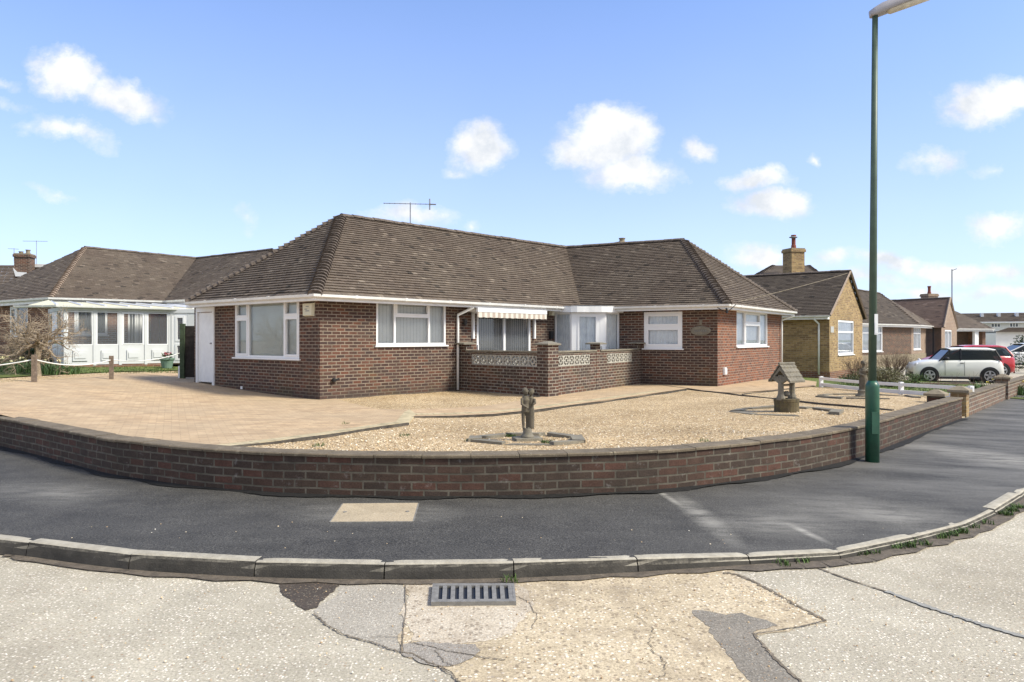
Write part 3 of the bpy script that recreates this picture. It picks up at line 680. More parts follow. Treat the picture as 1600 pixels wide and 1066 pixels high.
# ------------------------------------------------------------------ pavement furniture
def pav(u, v):
    z = .15
    for _ in range(6): q = at(u, v, z); z = pz(q.x, q.y)
    return V((q.x, q.y, z))
root = empty('access_cover', pav(585, 802), 'pale rectangular concrete access cover set in the asphalt pavement', 'access cover')
c4 = [pav(516.5,816.5), pav(644.5,815.5), pav(653,787), pav(536,788)]
mb = MB(); mb.ring([[p+V((0,0,-.03)) for p in c4], [p+V((0,0,.007)) for p in c4]]); mb.build('cover_slab', MT['cover'], root)
for t in (.1, .9):
    mb = MB(); p_ = c4[0].lerp(c4[3], .5).lerp(c4[1].lerp(c4[2], .5), t); mb.lathe(p_+V((0,0,.0)), [(.018,.0),(.018,.011),(.012,.012),(.001,.009)], 10); mb.build('lifting_hole', MT['iron'], root)
mb = MB()
for i in range(4):
    a, b = c4[i], c4[(i+1)%4]; sweep(mb, [a, b], [(.0,-.02),(.0,.0055),(.012,.0055),(.012,-.02)])
mb.build('frame', MT['iron'], root)
ga = at(673.5,941.5,.028); gb = at(806.5,940.5,.028); gc = at(803.5,912,.028); gd = at(676,912.5,.028)
root = empty('drain_grate', (ga+gc)/2, 'grey cast iron drain grate with nine slots set in the road by the kerb', 'drain grate')
def GQ(s, t, z): p = ga.lerp(gb, s).lerp(gd.lerp(gc, s), t); return V((p.x, p.y, z))
mb = MB()
def gbox(m, s0, s1, t0, t1, z0, z1): m.ring([[GQ(s0,t0,z0),GQ(s1,t0,z0),GQ(s1,t1,z0),GQ(s0,t1,z0)],[GQ(s0,t0,z1),GQ(s1,t0,z1),GQ(s1,t1,z1),GQ(s0,t1,z1)]])
gbox(mb, 0, 1, 0, .13, .0, .032); gbox(mb, 0, 1, .87, 1, .0, .032); gbox(mb, 0, .03, .13, .87, .0, .032); gbox(mb, .97, 1, .13, .87, .0, .032)
mb.build('frame', MT['iron'], root)
for k in range(10):
    s = .055+.89*k/9; m2 = MB(); w = .026; gbox(m2, max(.0301, s-w), min(.9699, s+w), .1301, .8699, .004, .0305); m2.build('grate_bar', MT['iron'], root)
mb = MB(); gbox(mb, .02, .98, .05, .95, .0145, .0175); mb.build('gully_bottom', MT['black'], root)
# ------------------------------------------------------------------ lamp post
lp = pav(1363, 721); k = lp.y/F
root = empty('lamp_post', lp, 'tall green street lamp post with grey lantern on the pavement by the wall', 'lamp post')
mb = MB(); r1 = 10.2*k; hb = (722-603)*k
mb.lathe(lp+V((0,0,-.05)), [(r1,0),(r1,.05+hb-.02),(r1*.99,.05+hb),(r1*.62,.05+hb+7*k)], 28); mb.build('base_section', MT['green_paint'], root, smooth=True)
mb = MB(); mb.box(-.045, .045, -r1-.004, -r1*.9, .35, .62, lambda x, y, z: lp+V((x, y, z))); mb.build('access_door', MT['green_paint'], root)
H2 = (722-22)*k; lean = .045
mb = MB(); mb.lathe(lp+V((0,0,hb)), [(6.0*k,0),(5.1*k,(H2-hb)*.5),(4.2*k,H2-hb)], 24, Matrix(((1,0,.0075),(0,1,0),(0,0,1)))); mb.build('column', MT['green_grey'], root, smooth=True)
mb = MB(); T = lambda x, y, z: V((lp.x, lp.y, lp.z))+V((x, y, z))
dx = hb+10*k
s0 = 4*k
pc = lp+V((.01, 0, 0))
mb = MB(); mb.box(.2*k, 5.6*k, -6.6*k, -6.25*k, (722-524)*k, (722-492)*k, T)
mb.box(1*k, 5*k, -6.9*k, -6.6*k, (722-522)*k, (722-505)*k, T); mb.build('notice_plate', MT['white2'], root)
top = lp+V((.04, 0, H2)); d = V((.90, -.22, .26)).normalized()
su = V((0,0,1)); side = d.cross(su).normalized(); upv = side.cross(d)
def LT(x, y, z): return top+d*x+side*y+upv*z
prof = [(-.065,.05,-.02,.05),(0,.075,-.035,.075),(.1,.085,-.03,.1),(.3,.09,-.02,.11),(.55,.085,-.01,.1),(.68,.07,.0,.085),(.74,.04,.015,.06)]
mb = MB(); R = []
for x, w, z0, z1 in prof:
    R.append([LT(x, w*math.cos(a)*1.0, (z0+(z1-z0)*(.0 if math.sin(a) < 0 else math.sin(a)))) for a in [i*math.pi*2/14 for i in range(14)]])
mb.ring(R); mb.build('lantern_housing', MT['lantern'], root, smooth=True)
mb = MB(); R = []
for x, w in ((.12,.05),(.16,.065),(.4,.07),(.62,.06),(.67,.04)):
    R.append([LT(x, w*math.cos(a), -.015-.055*max(0, -math.sin(a))*(1 if .13 < x < .66 else .4)-.0) for a in [i*math.pi*2/14 for i in range(14)]])
mb.ring(R); mb.build('lantern_lens', MT['lens'], root, smooth=True)
mb = MB(); mb.lathe(LT(.27, 0, .09), [(.035,0),(.035,.04),(.03,.06),(.01,.07)], 12); mb.build('photocell', MT['black'], root)
# ------------------------------------------------------------------ building helpers
class WF:   # wall frame: travel left to right seen from outside, outward is to the right of travel
    def __init__(s, a, b):
        s.a = V((a[0], a[1], 0)); s.b = V((b[0], b[1], 0)); s.d = (s.b-s.a).normalized(); s.n = V((s.d.y, -s.d.x, 0)); s.L = (s.b-s.a).length
    def T(s, x, y, z): return s.a+s.d*x+s.n*y+V((0, 0, z))    # y = outwards
    def atpx(s, u):   # distance along the wall of pixel column u
        k = (u-800)/F; return (k*s.a.y-s.a.x)/(s.d.x-k*s.d.y)
    def z(s, u, v): t = s.atpx(u); p = s.a+s.d*t; return HC+(HY-v)/F*p.y
def wall(mb, W, zt, ops=(), s0=0, s1=None, zb=None, depth=.09, uo=0):
    s1 = W.L if s1 is None else s1
    xs = sorted({s0, s1, *[o[0] for o in ops], *[o[1] for o in ops]})
    if zb is None: zb = min(g(*(W.T(t, 0, 0).xy)) for t in (s0, (s0+s1)/2, s1))-.25
    zs = sorted({zb, zt, *[o[2] for o in ops if o[2] > zb], *[o[3] for o in ops if o[3] < zt]})
    for i in range(len(xs)-1):
        for j in range(len(zs)-1):
            x, X, z, Z = xs[i], xs[i+1], zs[j], zs[j+1]
            if any(o[0]-1e-6 <= x and X <= o[1]+1e-6 and o[2]-1e-6 <= z and Z <= o[3]+1e-6 for o in ops): continue
            if x < s0-1e-6 or X > s1+1e-6: continue
            mb.face([W.T(x,0,z), W.T(X,0,z), W.T(X,0,Z), W.T(x,0,Z)], [(x+uo,z),(X+uo,z),(X+uo,Z),(x+uo,Z)])
    for x, X, z, Z in [o[:4] for o in ops]:
        z = max(z, zb)
        mb.face([W.T(x,0,z),W.T(x,-depth,z),W.T(x,-depth,Z),W.T(x,0,Z)][::-1], [(x+uo,z),(x+uo+depth,z),(x+uo+depth,Z),(x+uo,Z)][::-1])
        mb.face([W.T(X,0,z),W.T(X,-depth,z),W.T(X,-depth,Z),W.T(X,0,Z)], [(X+uo,z),(X+uo+depth,z),(X+uo+depth,Z),(X+uo,Z)])
        mb.face([W.T(x,0,z),W.T(X,0,z),W.T(X,-depth,z),W.T(x,-depth,z)][::-1], [(x,z),(X,z),(X,z+depth),(x,z+depth)][::-1])
        mb.face([W.T(x,0,Z),W.T(X,0,Z),W.T(X,-depth,Z),W.T(x,-depth,Z)], [(x,Z),(X,Z),(X,Z+depth),(x,Z+depth)])
def bx(mb, W, x0, x1, y0, y1, z0, z1): mb.box(x0, x1, y0, y1, z0, z1, W.T)
def window(W, s0, s1, z0, z1, parent, cols, behind='blindm', sill=True, fw=.055, label=None, bars=0, name='window', y0=-.085, y1=-.012, frame_mat='white', slat=0, sub=True):
    """cols: list of (width share, [row fractions bottom up], opening flags)"""
    mb = MB(); bx(mb, W, s0, s1, y0, y1, z0, z0+fw); bx(mb, W, s0, s1, y0, y1, z1-fw, z1)
    bx(mb, W, s0, s0+fw, y0, y1, z0+fw, z1-fw); bx(mb, W, s1-fw, s1, y0, y1, z0+fw, z1-fw)
    tot = sum(c[0] for c in cols); x = s0+fw; IW = s1-s0-2*fw; panes = []
    for ci, (w, rows, op) in enumerate(cols):
        X = x+IW*w/tot
        xa = x+(fw*.5 if ci else 0); xb = X-(fw*.5 if ci < len(cols)-1 else 0)
        if ci < len(cols)-1: bx(mb, W, X-fw*.5, X+fw*.5, y0, y1, z0+fw, z1-fw)
        za = z0+fw; IH = z1-z0-2*fw; zz = za
        for ri, r in enumerate(rows):
            Z = zz+IH*r; ya = zz+(fw*.45 if ri else 0); yb = Z-(fw*.45 if ri < len(rows)-1 else 0)
            if ri < len(rows)-1: bx(mb, W, xa, xb, y0, y1, Z-fw*.45, Z+fw*.45)
            if op[ri]:
                q = fw*.75
                for a in ((xa, xb, ya, ya+q), (xa, xb, yb-q, yb), (xa, xa+q, ya+q, yb-q), (xb-q, xb, ya+q, yb-q)): bx(mb, W, a[0], a[1], y0+.01, y1+.014, a[2], a[3])
                panes.append((xa+q, xb-q, ya+q, yb-q))
            else: panes.append((xa, xb, ya, yb))
            if bars:
                for b in range(1, bars+1):
                    t = xa+(xb-xa)*b/(bars+1); bx(mb, W, t-.012, t+.012, y0+.01, y1, ya, yb)
            zz = Z
        x = X
    fr = mb.build(name, MT[frame_mat], parent); 
    if label: fr['label'] = label
    if sub:
        mb = MB()
        for a in panes: mb.face([W.T(a[0]-.004,(y0+y1)/2,a[2]-.004), W.T(a[1]+.004,(y0+y1)/2,a[2]-.004), W.T(a[1]+.004,(y0+y1)/2,a[3]+.004), W.T(a[0]-.004,(y0+y1)/2,a[3]+.004)])
        mb.build('pane', MT['glass'], fr)
    if sill:
        mb = MB(); bx(mb, W, s0-.05, s1+.05, y0, .045, z0-.035, z0-.001); mb.build('sill', MT['white'], fr)
    if behind:
        yb_ = y0-(.07 if slat else .03); mb = MB(); m = behind
        if slat:
            sf = .6 if m == 'blind_grey' else .88
            n = max(3, int((s1-s0)/slat)); st = (s1-s0)/n
            for i in range(n):
                a = s0+i*st; mb.face([W.T(a,yb_-.005,z0),W.T(a+st*sf,yb_+.005,z0),W.T(a+st*sf,yb_+.005,z1),W.T(a,yb_-.005,z1)])
        else:
            n = max(4, int((s1-s0)/.05)); pr = [W.T(s0+(s1-s0)*i/n, yb_+(.012 if i%2 else -.012)*(0 if m == 'roller' else 1), 0) for i in range(n+1)]
            for i in range(n): mb.face([pr[i]+V((0,0,z0)), pr[i+1]+V((0,0,z0)), pr[i+1]+V((0,0,z1)), pr[i]+V((0,0,z1))])
        mb.build({'curtain':'net_curtain','roller':'blind'}.get(m, 'blind'), MT[m], fr)
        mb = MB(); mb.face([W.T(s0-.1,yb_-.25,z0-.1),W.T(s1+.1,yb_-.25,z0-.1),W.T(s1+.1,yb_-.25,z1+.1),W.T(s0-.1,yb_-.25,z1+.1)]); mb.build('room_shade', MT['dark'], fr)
    return fr
def roof_plane(mb, eL, eR, rR, rL, tw=.165, gauge=.1, lift=.036, jit=.6):
    """stepped courses of individual tiles on a trapezoid or triangle"""
    eL, eR, rR, rL = V(eL), V(eR), V(rR), V(rL)
    e = (eR-eL); LE = e.length; e.normalize(); mid = (rL+rR)/2-eL; s = mid-e*mid.dot(e); H = s.length; s.normalize(); n = e.cross(s)
    if n.z < 0: n = -n
    ul, hl = (rL-eL).dot(e), max(.01, (rL-eL).dot(s)); ur, hr = (rR-eL).dot(e), max(.01, (rR-eL).dot(s))
    Lf = lambda v: ul*v/H; Rf = lambda v: LE+(ur-LE)*v/H
    k = max(2, round(H/gauge)); gg = H/k
    wig = lambda x: .012*math.sin(x*1.3+H)+.008*math.sin(x*3.1)
    for c in range(k):
        v0 = c*gg-(.03 if c == 0 else .004); v1 = (c+1)*gg+.012
        l0, r0, l1, r1 = Lf(max(0,v0)), Rf(max(0,v0)), Lf(v1), Rf(v1)
        if r0-l0 < .03: break
        if l1 > r1: l1 = r1 = (l1+r1)/2
        off = (c % 2)*tw/2; j0 = int((min(l0, l1)-off)/tw)-1; j1 = int((max(r0, r1)-off)/tw)+2
        for j in range(j0, j1):
            a, b = j*tw+off+.002, (j+1)*tw+off-.002
            a0, b0 = max(a, l0), min(b, r0); a1, b1 = max(a, l1), min(b, r1)
            if b0 <= a0 and b1 <= a1: continue
            if b0 < a0: a0 = b0 = (a0+b0)/2 if a0-b0 < .2 else a0
            if b1 < a1: a1 = b1 = min(max((a1+b1)/2, l1), r1)
            hh = lift+ru(-.005, .006)*jit; dv = ru(-.006, .006)*jit; tl = ru(-.003, .003)*jit
            if random.random() < .012*jit: hh += .012; dv -= .02
            mb.cr = random.random()
            def PT(u, v, h):
                f_ = v/H; l_, r_ = Lf(v), Rf(v); a_ = eL.lerp(rL, f_) if f_ <= 1 else rL+(rL-eL)*(f_-1); b_ = eR.lerp(rR, f_) if f_ <= 1 else rR+(rR-eR)*(f_-1)
                t_ = (u-l_)/(r_-l_) if r_-l_ > .02 else .5
                return a_+(b_-a_)*max(0, min(1, t_))+n*h
            A, B, C, D = PT(a0, v0+dv, hh+tl), PT(b0, v0+dv, hh-tl), PT(b1, v1, .004), PT(a1, v1, .004)
            mb.face([A, B, C, D]); mb.face([PT(a0, v0+dv, -.004), PT(b0, v0+dv, -.004), B, A])
            if a0 > l0+.01: mb.face([PT(a0, v0+dv, -.004), A, D])
    mb.cr = 0
def hip_line(a, b, parent, mat='hiptile', step=.1, r=.1, name='hip_tiles', drop=.0):
    a, b = V(a), V(b); d = (b-a); L = d.length; d.normalize(); side = d.cross(V((0,0,1))).normalized(); up = side.cross(d).normalized()
    n = max(2, round(L/step)); st = L/n; mb = MB()
    for i in range(n):
        p0 = a+d*(i*st-.03); p1 = a+d*((i+1)*st+.06); h0 = .125+ru(-.012,.015); h1 = .02; w = r*1.15; mb.cr = random.random()
        def arc(p, h, w, dz=0): return [p+side*(w*math.cos(t))+up*(h*math.sin(t)**.8-.035+dz) for t in [math.pi*q/6 for q in range(7)]]
        A = arc(p0, h0, w); A2 = arc(p0+d*.004, h0-.018, w-.018); B = arc(p1, h1+.02, w*.7)
        mb.ring([A2, A, B], close=False)
        mb.ring([arc(p0+d*.006, h0-.018, w-.018), arc(p0+d*.006, .005, .01)], close=False)
    return mb.build(name, MT[mat], parent)
def ridge_line(a, b, parent, mat='hiptile', r=.105, step=.33, name='ridge_tiles'):
    a, b = V(a), V(b); d = (b-a); L = d.length; d.normalize(); side = d.cross(V((0,0,1))).normalized(); up = side.cross(d).normalized()
    n = max(1, round(L/step)); st = L/n; mb = MB()
    for i in range(n):
        j = ru(-.006, .008); 
        def arc(p, r_): return [p+side*(r_*math.cos(t))+up*(r_*.75*math.sin(t)+j-.01) for t in [math.pi*q/8 for q in range(9)]]
        mb.ring([arc(a+d*(i*st+.004), r), arc(a+d*((i+1)*st-.004), r*.97)], close=False)
        mb.ring([arc(a+d*((i+1)*st-.02), r*.9), arc(a+d*((i+1)*st+.02), r*.9)], close=False)
    return mb.build(name, MT[mat], parent)
GUT = [(.0,.0),(.015,-.055),(.05,-.075),(.085,-.055),(.1,.0),(.092,.0),(.078,-.048),(.05,-.064),(.022,-.048),(.008,.0)]
def gutter(pts, parent, mat='gutterw', name='gutter', sc=1):
    mb = MB(); sweep(mb, pts, [(o*sc, z*sc) for o, z in GUT])
    o = mb.build(name, MT[mat], parent, smooth=False); L = 0
    m2 = MB()
    for a, b in zip(pts[:-1], pts[1:]):
        a, b = V(a), V(b); d = (b-a).normalized(); k = int((b-a).length/1.4)
        for i in range(k):
            p = a+d*(1.0+i*1.4)
            if (p-a).length > (b-a).length-.1: continue
            sweep(m2, [p-d*.03, p+d*.03], [(x*1.0*sc+(.004 if x > .04 else -.004), z*sc-.006) for x, z in GUT[:5]]+[(.104*sc,.006),(-.0,.006)])
    if m2.v: m2.build('gutter_bracket', MT[mat], o)
    return o
def downpipe(W, s, z0, z1, zg, parent, out=.38, mat='gutterw', r=.034, dx=.0):
    mb = MB(); p = [W.T(s+dx, out, zg), W.T(s+dx, out, zg-.08), W.T(s, .06, z1), W.T(s, .06, z1-.1), W.T(s, .06, z0)]
    mb.tube(p, r, 10); o = mb.build('downpipe', MT[mat], parent, smooth=True); m2 = MB()
    for t in (.15, .55, .92):
        z = z0+(z1-z0)*t; m2.lathe(W.T(s, .06, z), [(r*1.25,0),(r*1.25,.05)], 10); bx(m2, W, s-.07, s+.07, .0, .03, z+.01, z+.04)
    m2.lathe(W.T(s+dx, out, zg-.1), [(r*1.3,0),(r*1.3,.09)], 10)
    return o
def hull(mb, pts, z0, z1):
    mb.ring([[V((p[0], p[1], z0)) for p in pts], [V((p[0], p[1], z1)) for p in pts]])
# ------------------------------------------------------------------ corner bungalow
ZE = 2.66; ZR = 4.92
A = V((-4.21, 16.0)); dM = V((.677, .736)).normalized(); dLw = V((-.775, .632)).normalized()
C = V((5.76, 20.46)); dWg = V((.848, -.530)).normalized(); dE = V((.58, .815)).normalized()
E = A+dLw*5.5; D = C+dE*6.45
def isect(p, d, q, e):
    den = d.x*e.y-d.y*e.x; t = ((q.x-p.x)*e.y-(q.y-p.y)*e.x)/den; return p+d*t
B = isect(A, dM, C, dWg)
WL, WM, WW, WE = WF(E, A), WF(A, B), WF(B, C), WF(C, D)
house = empty('corner_bungalow', V((0, 20, .3)), 'large dark red brick bungalow with brown hipped roof on the corner plot', 'bungalow')
zt = ZE+.02
# openings
def op(W, u0, u1, v0, v1, zc=None):   # from pixel box, heights read at the nearer side
    s0, s1 = W.atpx(u0), W.atpx(u1)
    return [min(s0, s1), max(s0, s1), W.z(u0, v1), min(ZE-.02, W.z(u0, v0))]
oL = op(WL, 467.5, 467.4, 466, 563); sA, sB = WL.atpx(366.5), WL.atpx(467.5); oL = [sA, sB, WL.z(467, 561), ZE-.03]
oG = [WL.atpx(308), WL.atpx(334.5), .2, WL.z(334, 481)]
oW1 = [WM.atpx(588), WM.atpx(697), WM.z(588, 540), ZE-.03]
oPD = [WM.atpx(745), WM.atpx(829.5), .52, ZE-.12]
oW2 = [WW.atpx(1006), WW.atpx(1066), WW.z(1006, 544.5), WW.z(1006, 488)]
oW3 = [WE.atpx(1151), WE.atpx(1199.5), WE.z(1151, 542), WE.z(1151, 485)]
bayL, bayR = WM.atpx(866), WW.atpx(968)
mb = MB(); wall(mb, WL, zt, [oL, oG], uo=.07); wall(mb, WM, zt, [oW1, oPD, [bayL, WM.L, .3, ZE-.2]], uo=.03)
wall(mb, WW, zt, [oW2, [0, bayR, .3, ZE-.2]], uo=.1)
mb.build('brick_wall', MT['brick'], house)
mb = MB(); wall(mb, WE, zt, [oW3]); ow = mb.build('brick_end_wall', MT['brick_end'], house); ow['label'] = 'brick end wall at the right, sunlit warmth painted into its bricks'
# rear walls close the shell
BK = D+V((-dE.y, dE.x))*6.0; nL = V((dM.x, dM.y)); E2 = E+dM*13.5; B2 = BK+V((-4, 2.5))
mb = MB()
for a, b in ((D, BK), (BK, E2), (E2, E)): 
    w = WF(a, b); wall(mb, w, zt)
mb.build('rear_wall', MT['brick'], house)
# windows
window(WL, *oL, house, [(.21, [.72, .28], [1, 1]), (.58, [1.0], [0]), (.21, [.72, .28], [1, 1])], 'roller', label='wide picture window with pale roller blind on the left wall')
window(WM, *oW1, house, [(.24, [1.0], [0]), (.52, [.67, .33], [0, 1]), (.24, [1.0], [0])], 'blindm', slat=.1, label='three-light window with pale vertical blinds on the front wall')
window(WW, *oW2, house, [(1, [.6, .4], [1, 1])], 'curtain', fw=.075, label='square two-row window with net curtain beside the name plaque')
window(WE, *oW3, house, [(.25, [1.0], [0]), (.5, [.67, .33], [1, 1]), (.25, [1.0], [0])], 'curtain', label='window with net curtain on the right end wall')
pd = window(WM, *oPD, house, [(.5, [1.0], [0]), (.5, [1.0], [0])], 'blind_grey', sill=False, fw=.08, name='patio_door', slat=.085, label='sliding patio door with grey vertical blinds under the awning')
mb = MB(); bx(mb, WM, oPD[0]+.02, oPD[0]+.05, -.012, .03, 1.35, 1.55); mb.build('handle', MT['white'], pd)
# side door on the left wall
g0 = g(*(WL.T(oG[0], 0, 0).xy)); 
mb = MB(); dn = mb; s0, s1 = oG[0], oG[1]
bx(mb, WL, s0+.06, s1-.05, -.06, -.01, g0+.04, oG[3]-.12); dr = mb.build('side_door', MT['white2'], house)
mb = MB(); bx(mb, WL, s0-.02, s0+.055, -.08, .03, g0+.0, oG[3]-.1); bx(mb, WL, s1-.045, s1+.04, -.08, .035, g0-.05, oG[3]-.1); bx(mb, WL, s0-.02, s1+.04, -.08, .03, oG[3]-.099, oG[3]+.02); mb.build('door_frame', MT['white2'], dr)
mb = MB(); bx(mb, WL, WL.atpx(297), s1+.12, .0, .1, oG[3]+.025, ZE-.03); mb.build('canopy_board', MT['white2'], house)
mb = MB(); mb.lathe(WL.T(s1-.13, .02, g0+1.05), [(.025,-.02),(.03,0),(.025,.02)], 10); mb.build('door_knob', MT['steel'], dr)
# bay with the front door across the inner corner
pL = WM.T(bayL, .02, 0); pR = WW.T(bayR, .02, 0)
q = (pR-pL); qd = q.normalized(); qn = V((qd.y, -qd.x, 0))
b1 = V(((893-800)/F, 1, 0)); b2 = V(((946-800)/F, 1, 0))
Y1 = (pL.y+pR.y)/2-.42; p1 = b1*(Y1-.02); p2 = b2*(Y1+.02); p1.z = p2.z = 0
zb_, ztb = .45, ZE-.17
b1w, b2w, b3w = WF(pL, p1), WF(p1, p2), WF(p2, pR)
window(b1w, 0, b1w.L, 1.05, ztb, house, [(1, [1.0], [0])], 'curtain', sill=True, fw=.06, y0=-.06, y1=0, label='left side light of the entrance bay with net curtain')
window(b3w, 0, b3w.L, 1.05, ztb, house, [(1, [1.0], [0])], 'curtain', sill=True, fw=.05, y0=-.06, y1=0, label='right side light of the entrance bay with net curtain')
mb = MB(); bx(mb, b2w, 0, .1, -.07, .012, zb_, ztb); bx(mb, b2w, b2w.L-.16, b2w.L, -.07, .012, zb_, ztb); mb.build('bay_post', MT['white'], house)
fd = window(b2w, .101, b2w.L-.161, zb_, ztb, house, [(1, [1.0], [1])], 'curtain', sill=False, fw=.075, y0=-.06, y1=.01, name='front_door', label='white glazed front door with patterned pane')
mb = MB(); mb.tube([b2w.T(b2w.L-.13, .03, 1.5), b2w.T(b2w.L-.13, .05, 1.46), b2w.T(b2w.L-.13, .05, 1.38)], .012, 6); mb.build('handle', MT['steel'], fd)
mb = MB()
wall(mb, b1w, 1.01, zb=.2); mb.build('bay_base', MT['brick'], house); mb = MB(); wall(mb, b3w, 1.01, zb=.2); mb.build('bay_base', MT['brick'], house)
bp = [pL+V((-.12,-.06,0)), p1+V((-.03,-.13,0)), (p1+p2)/2+V((0,-.16,0)), p2+V((.05,-.12,0)), pR+V((.12,-.06,0))]
mb = MB(); sweep(mb, crom(bp, 3), [(0, ZE-.17), (0, ZE+.0), (-.5, ZE+.0), (-.5, ZE-.17)]); mb.build('bay_fascia', MT['white2'], house)
mb = MB(); hull(mb, [(p.x, p.y) for p in bp]+[(B.x, B.y)], ZE+.001, ZE+.025); mb.build('bay_roof_felt', MT['lead'], house)
# roof geometry
OV = .40
def off(p, W1, W2, o=OV): # corner of the eaves line between two walls
    a = W1.a+W1.n*o; b = W2.a+W2.n*o; r = isect(V((a.x, a.y)), V((W1.d.x, W1.d.y)), V((b.x, b.y)), V((W2.d.x, W2.d.y))); return V((r.x, r.y, ZE))
A_ = off(A, WL, WM); B_ = off(B, WM, WW); C_ = off(C, WW, WE)
D_ = WE.T(WE.L+.15, OV, ZE); E_ = WL.T(0, OV, ZE); 
tE = WL.atpx(296); E_ = None
k = -.4435; a0 = A_
t = (k*a0.y-a0.x)/(-.775-k*.632); E_ = V((a0.x-.775*t, a0.y+.632*t, ZE))
R0 = V((-4.46, 19.05, ZR)); 
J_ = V((1.91, 25.75, ZR)); K_ = V((5.58, 23.75, ZR))
F_ = V((E_.x+.677*13.8, E_.y+.736*13.8, ZE)); G_b = V((D_.x-.848*6.2, D_.y+.53*6.2, ZE)); Jb = V((1.7, 29.8, ZE))
random.seed(11); mb = MB()
roof_plane(mb, A_, B_, J_, R0); roof_plane(mb, E_, A_, R0, R0)
roof_plane(mb, C_, D_, K_, K_)
rf = mb.build('tiled_roof', MT['tile'], house)
mb = MB(); roof_plane(mb, B_, C_, K_, J_); rf2 = mb.build('tiled_roof', MT['tile_dk2'] if 'tile_dk2' in MT else MT['tile'], house)
mb = MB(); roof_plane(mb, Jb, E_, R0, J_, .33, .2); roof_plane(mb, D_, Jb, J_, K_, .33, .2); mb.build('rear_roof', MT['tile'], house)
hip_line(A_+V((0,0,.02)), R0, house, step=.135, r=.14); hip_line(C_+V((0,0,.02)), K_, house, step=.135, r=.13); hip_line(E_+V((0,0,.02)), R0, house, step=.16, r=.11); hip_line(D_+V((0,0,.02)), K_, house, step=.14, r=.1)
ridge_line(R0, J_, house); ridge_line(J_, K_, house)
mb = MB(); mb.tube([B_+V((0,0,.0)), J_-V((0,0,.02))], .022, 6); mb.build('valley_strip', MT['tile_dark'], house)
# eaves: fascia, soffit, gutter
eav = [E_, A_, B_, C_, D_]
mb = MB(); sweep(mb, [V((p.x, p.y, ZE)) for p in eav], [(-.015,-.02),(-.015,-.16+.02),(-.035,-.14),(-.035,-.02)]); mb.build('fascia', MT['white2'], house)
mb = MB(); sweep(mb, [V((p.x, p.y, ZE-.125)) for p in eav], [(-.036,0),(-OV-.02,0),(-OV-.02,.012),(-.036,.012)]); mb.build('soffit', MT['white2'], house)
def soft(p, q, k): return p.lerp(q, k)
gutter([V((p.x, p.y, ZE-.005)) for p in eav], house)
downpipe(WM, WM.atpx(713), g(*(WM.T(4.1,0,0).xy))+.02, ZE-.33, ZE-.06, house, dx=.25)
downpipe(WE, WE.atpx(1219)-.02, g(*(WE.T(6.2,0,0).xy))+.02, ZE-.3, ZE-.06, house, dx=.35)
# awning
aw = MB(); s0, s1 = WM.atpx(747)-.45, WM.atpx(846)-.24; zA = ZE-.15
mb = MB(); n = 12
R = []
for t in range(n+1):
    a = math.pi*2*t/n
sec = [(.12+.07*math.cos(a), zA-.02+.07*math.sin(a)) for a in [math.pi*2*t/12 for t in range(12)]]
mb.ring([[WM.T(s0, y, z) for y, z in sec], [WM.T(s1, y, z) for y, z in sec]]); cas = mb.build('awning', MT['white'], house, smooth=True); cas['label'] = 'retracted awning with brown and cream striped valance'
mb = MB(); bx(mb, WM, s0+.02, s1-.02, .36, .432, zA-.1, zA+.01); 
mb.face([WM.T(s0+.02,.1,zA+.045),WM.T(s1-.02,.1,zA+.045),WM.T(s1-.02,.42,zA-.028),WM.T(s0+.02,.42,zA-.028)]); mb.build('awning_bar', MT['white'], cas)
mb = MB(); nn = 48
for i in range(nn):
    a = s0+.02+(s1-s0-.04)*i/nn; b = s0+.02+(s1-s0-.04)*(i+1)/nn
    w = lambda q: .17+.018*abs(math.sin((q-s0)*math.pi/.25))
    y = lambda q: .425+.008*math.sin(q*25)
    mb.face([WM.T(a, y(a), zA-.1-w(a)*.78), WM.T(b, y(b), zA-.1-w(b)*.78), WM.T(b, .422, zA-.09), WM.T(a, .422, zA-.09)], [(a,0),(b,0),(b,1),(a,1)])
mb.build('valance', MT['awning'], cas)
for s in (WM.atpx(738), s1-.12):
    mb = MB(); bx(mb, WM, s-.03, s+.03, .0, .07, ZE-.95, ZE-.2); bx(mb, WM, s-.03, s+.03, .07, .36, ZE-.28, ZE-.2); mb.build('arm', MT['white'], cas)
# small wall fittings
mb = MB(); s = WL.atpx(484); z = WL.z(484, 484); mb.ring([[WL.T(s-.18,0,z-.15),WL.T(s+.17,0,z-.15),WL.T(s+.19,0,z+.15),WL.T(s-.19,0,z+.15)],[WL.T(s-.16,.07,z-.13),WL.T(s+.15,.07,z-.13),WL.T(s+.17,.07,z+.13),WL.T(s-.17,.07,z+.13)]])
ab = mb.build('alarm_box', MT['cream'], house)
mb = MB()
for x0, x1, zz in ((-.05,.06,.06),(-.09,-.0,.0),(-.06,.08,-.04)): bx(mb, WL, s+x0, s+x1, .071, .073, z+zz, z+zz+.02)
mb.build('printed_mark', MT['grey'], ab)
mb = MB(); s = WM.atpx(520); z = WM.z(520, 594); mb.lathe(WM.T(s, .05, z-.04), [(.02,-.0),(.05,.01),(.055,.06),(.02,.09)], 10); mb.tube([WM.T(s,.0,z), WM.T(s,.08,z)], .03, 8); mb.tube([WM.T(s,.08,z), WM.T(s+.1,.1,z+.03)], .02, 6); mb.build('outside_tap', MT['black'], house)
mb = MB(); s = WL.atpx(378); z = WL.z(378, 606); bx(mb, WL, s-.035, s+.035, .0, .02, z-.035, z+.035); mb.build('vent_cover', MT['white2'], house)
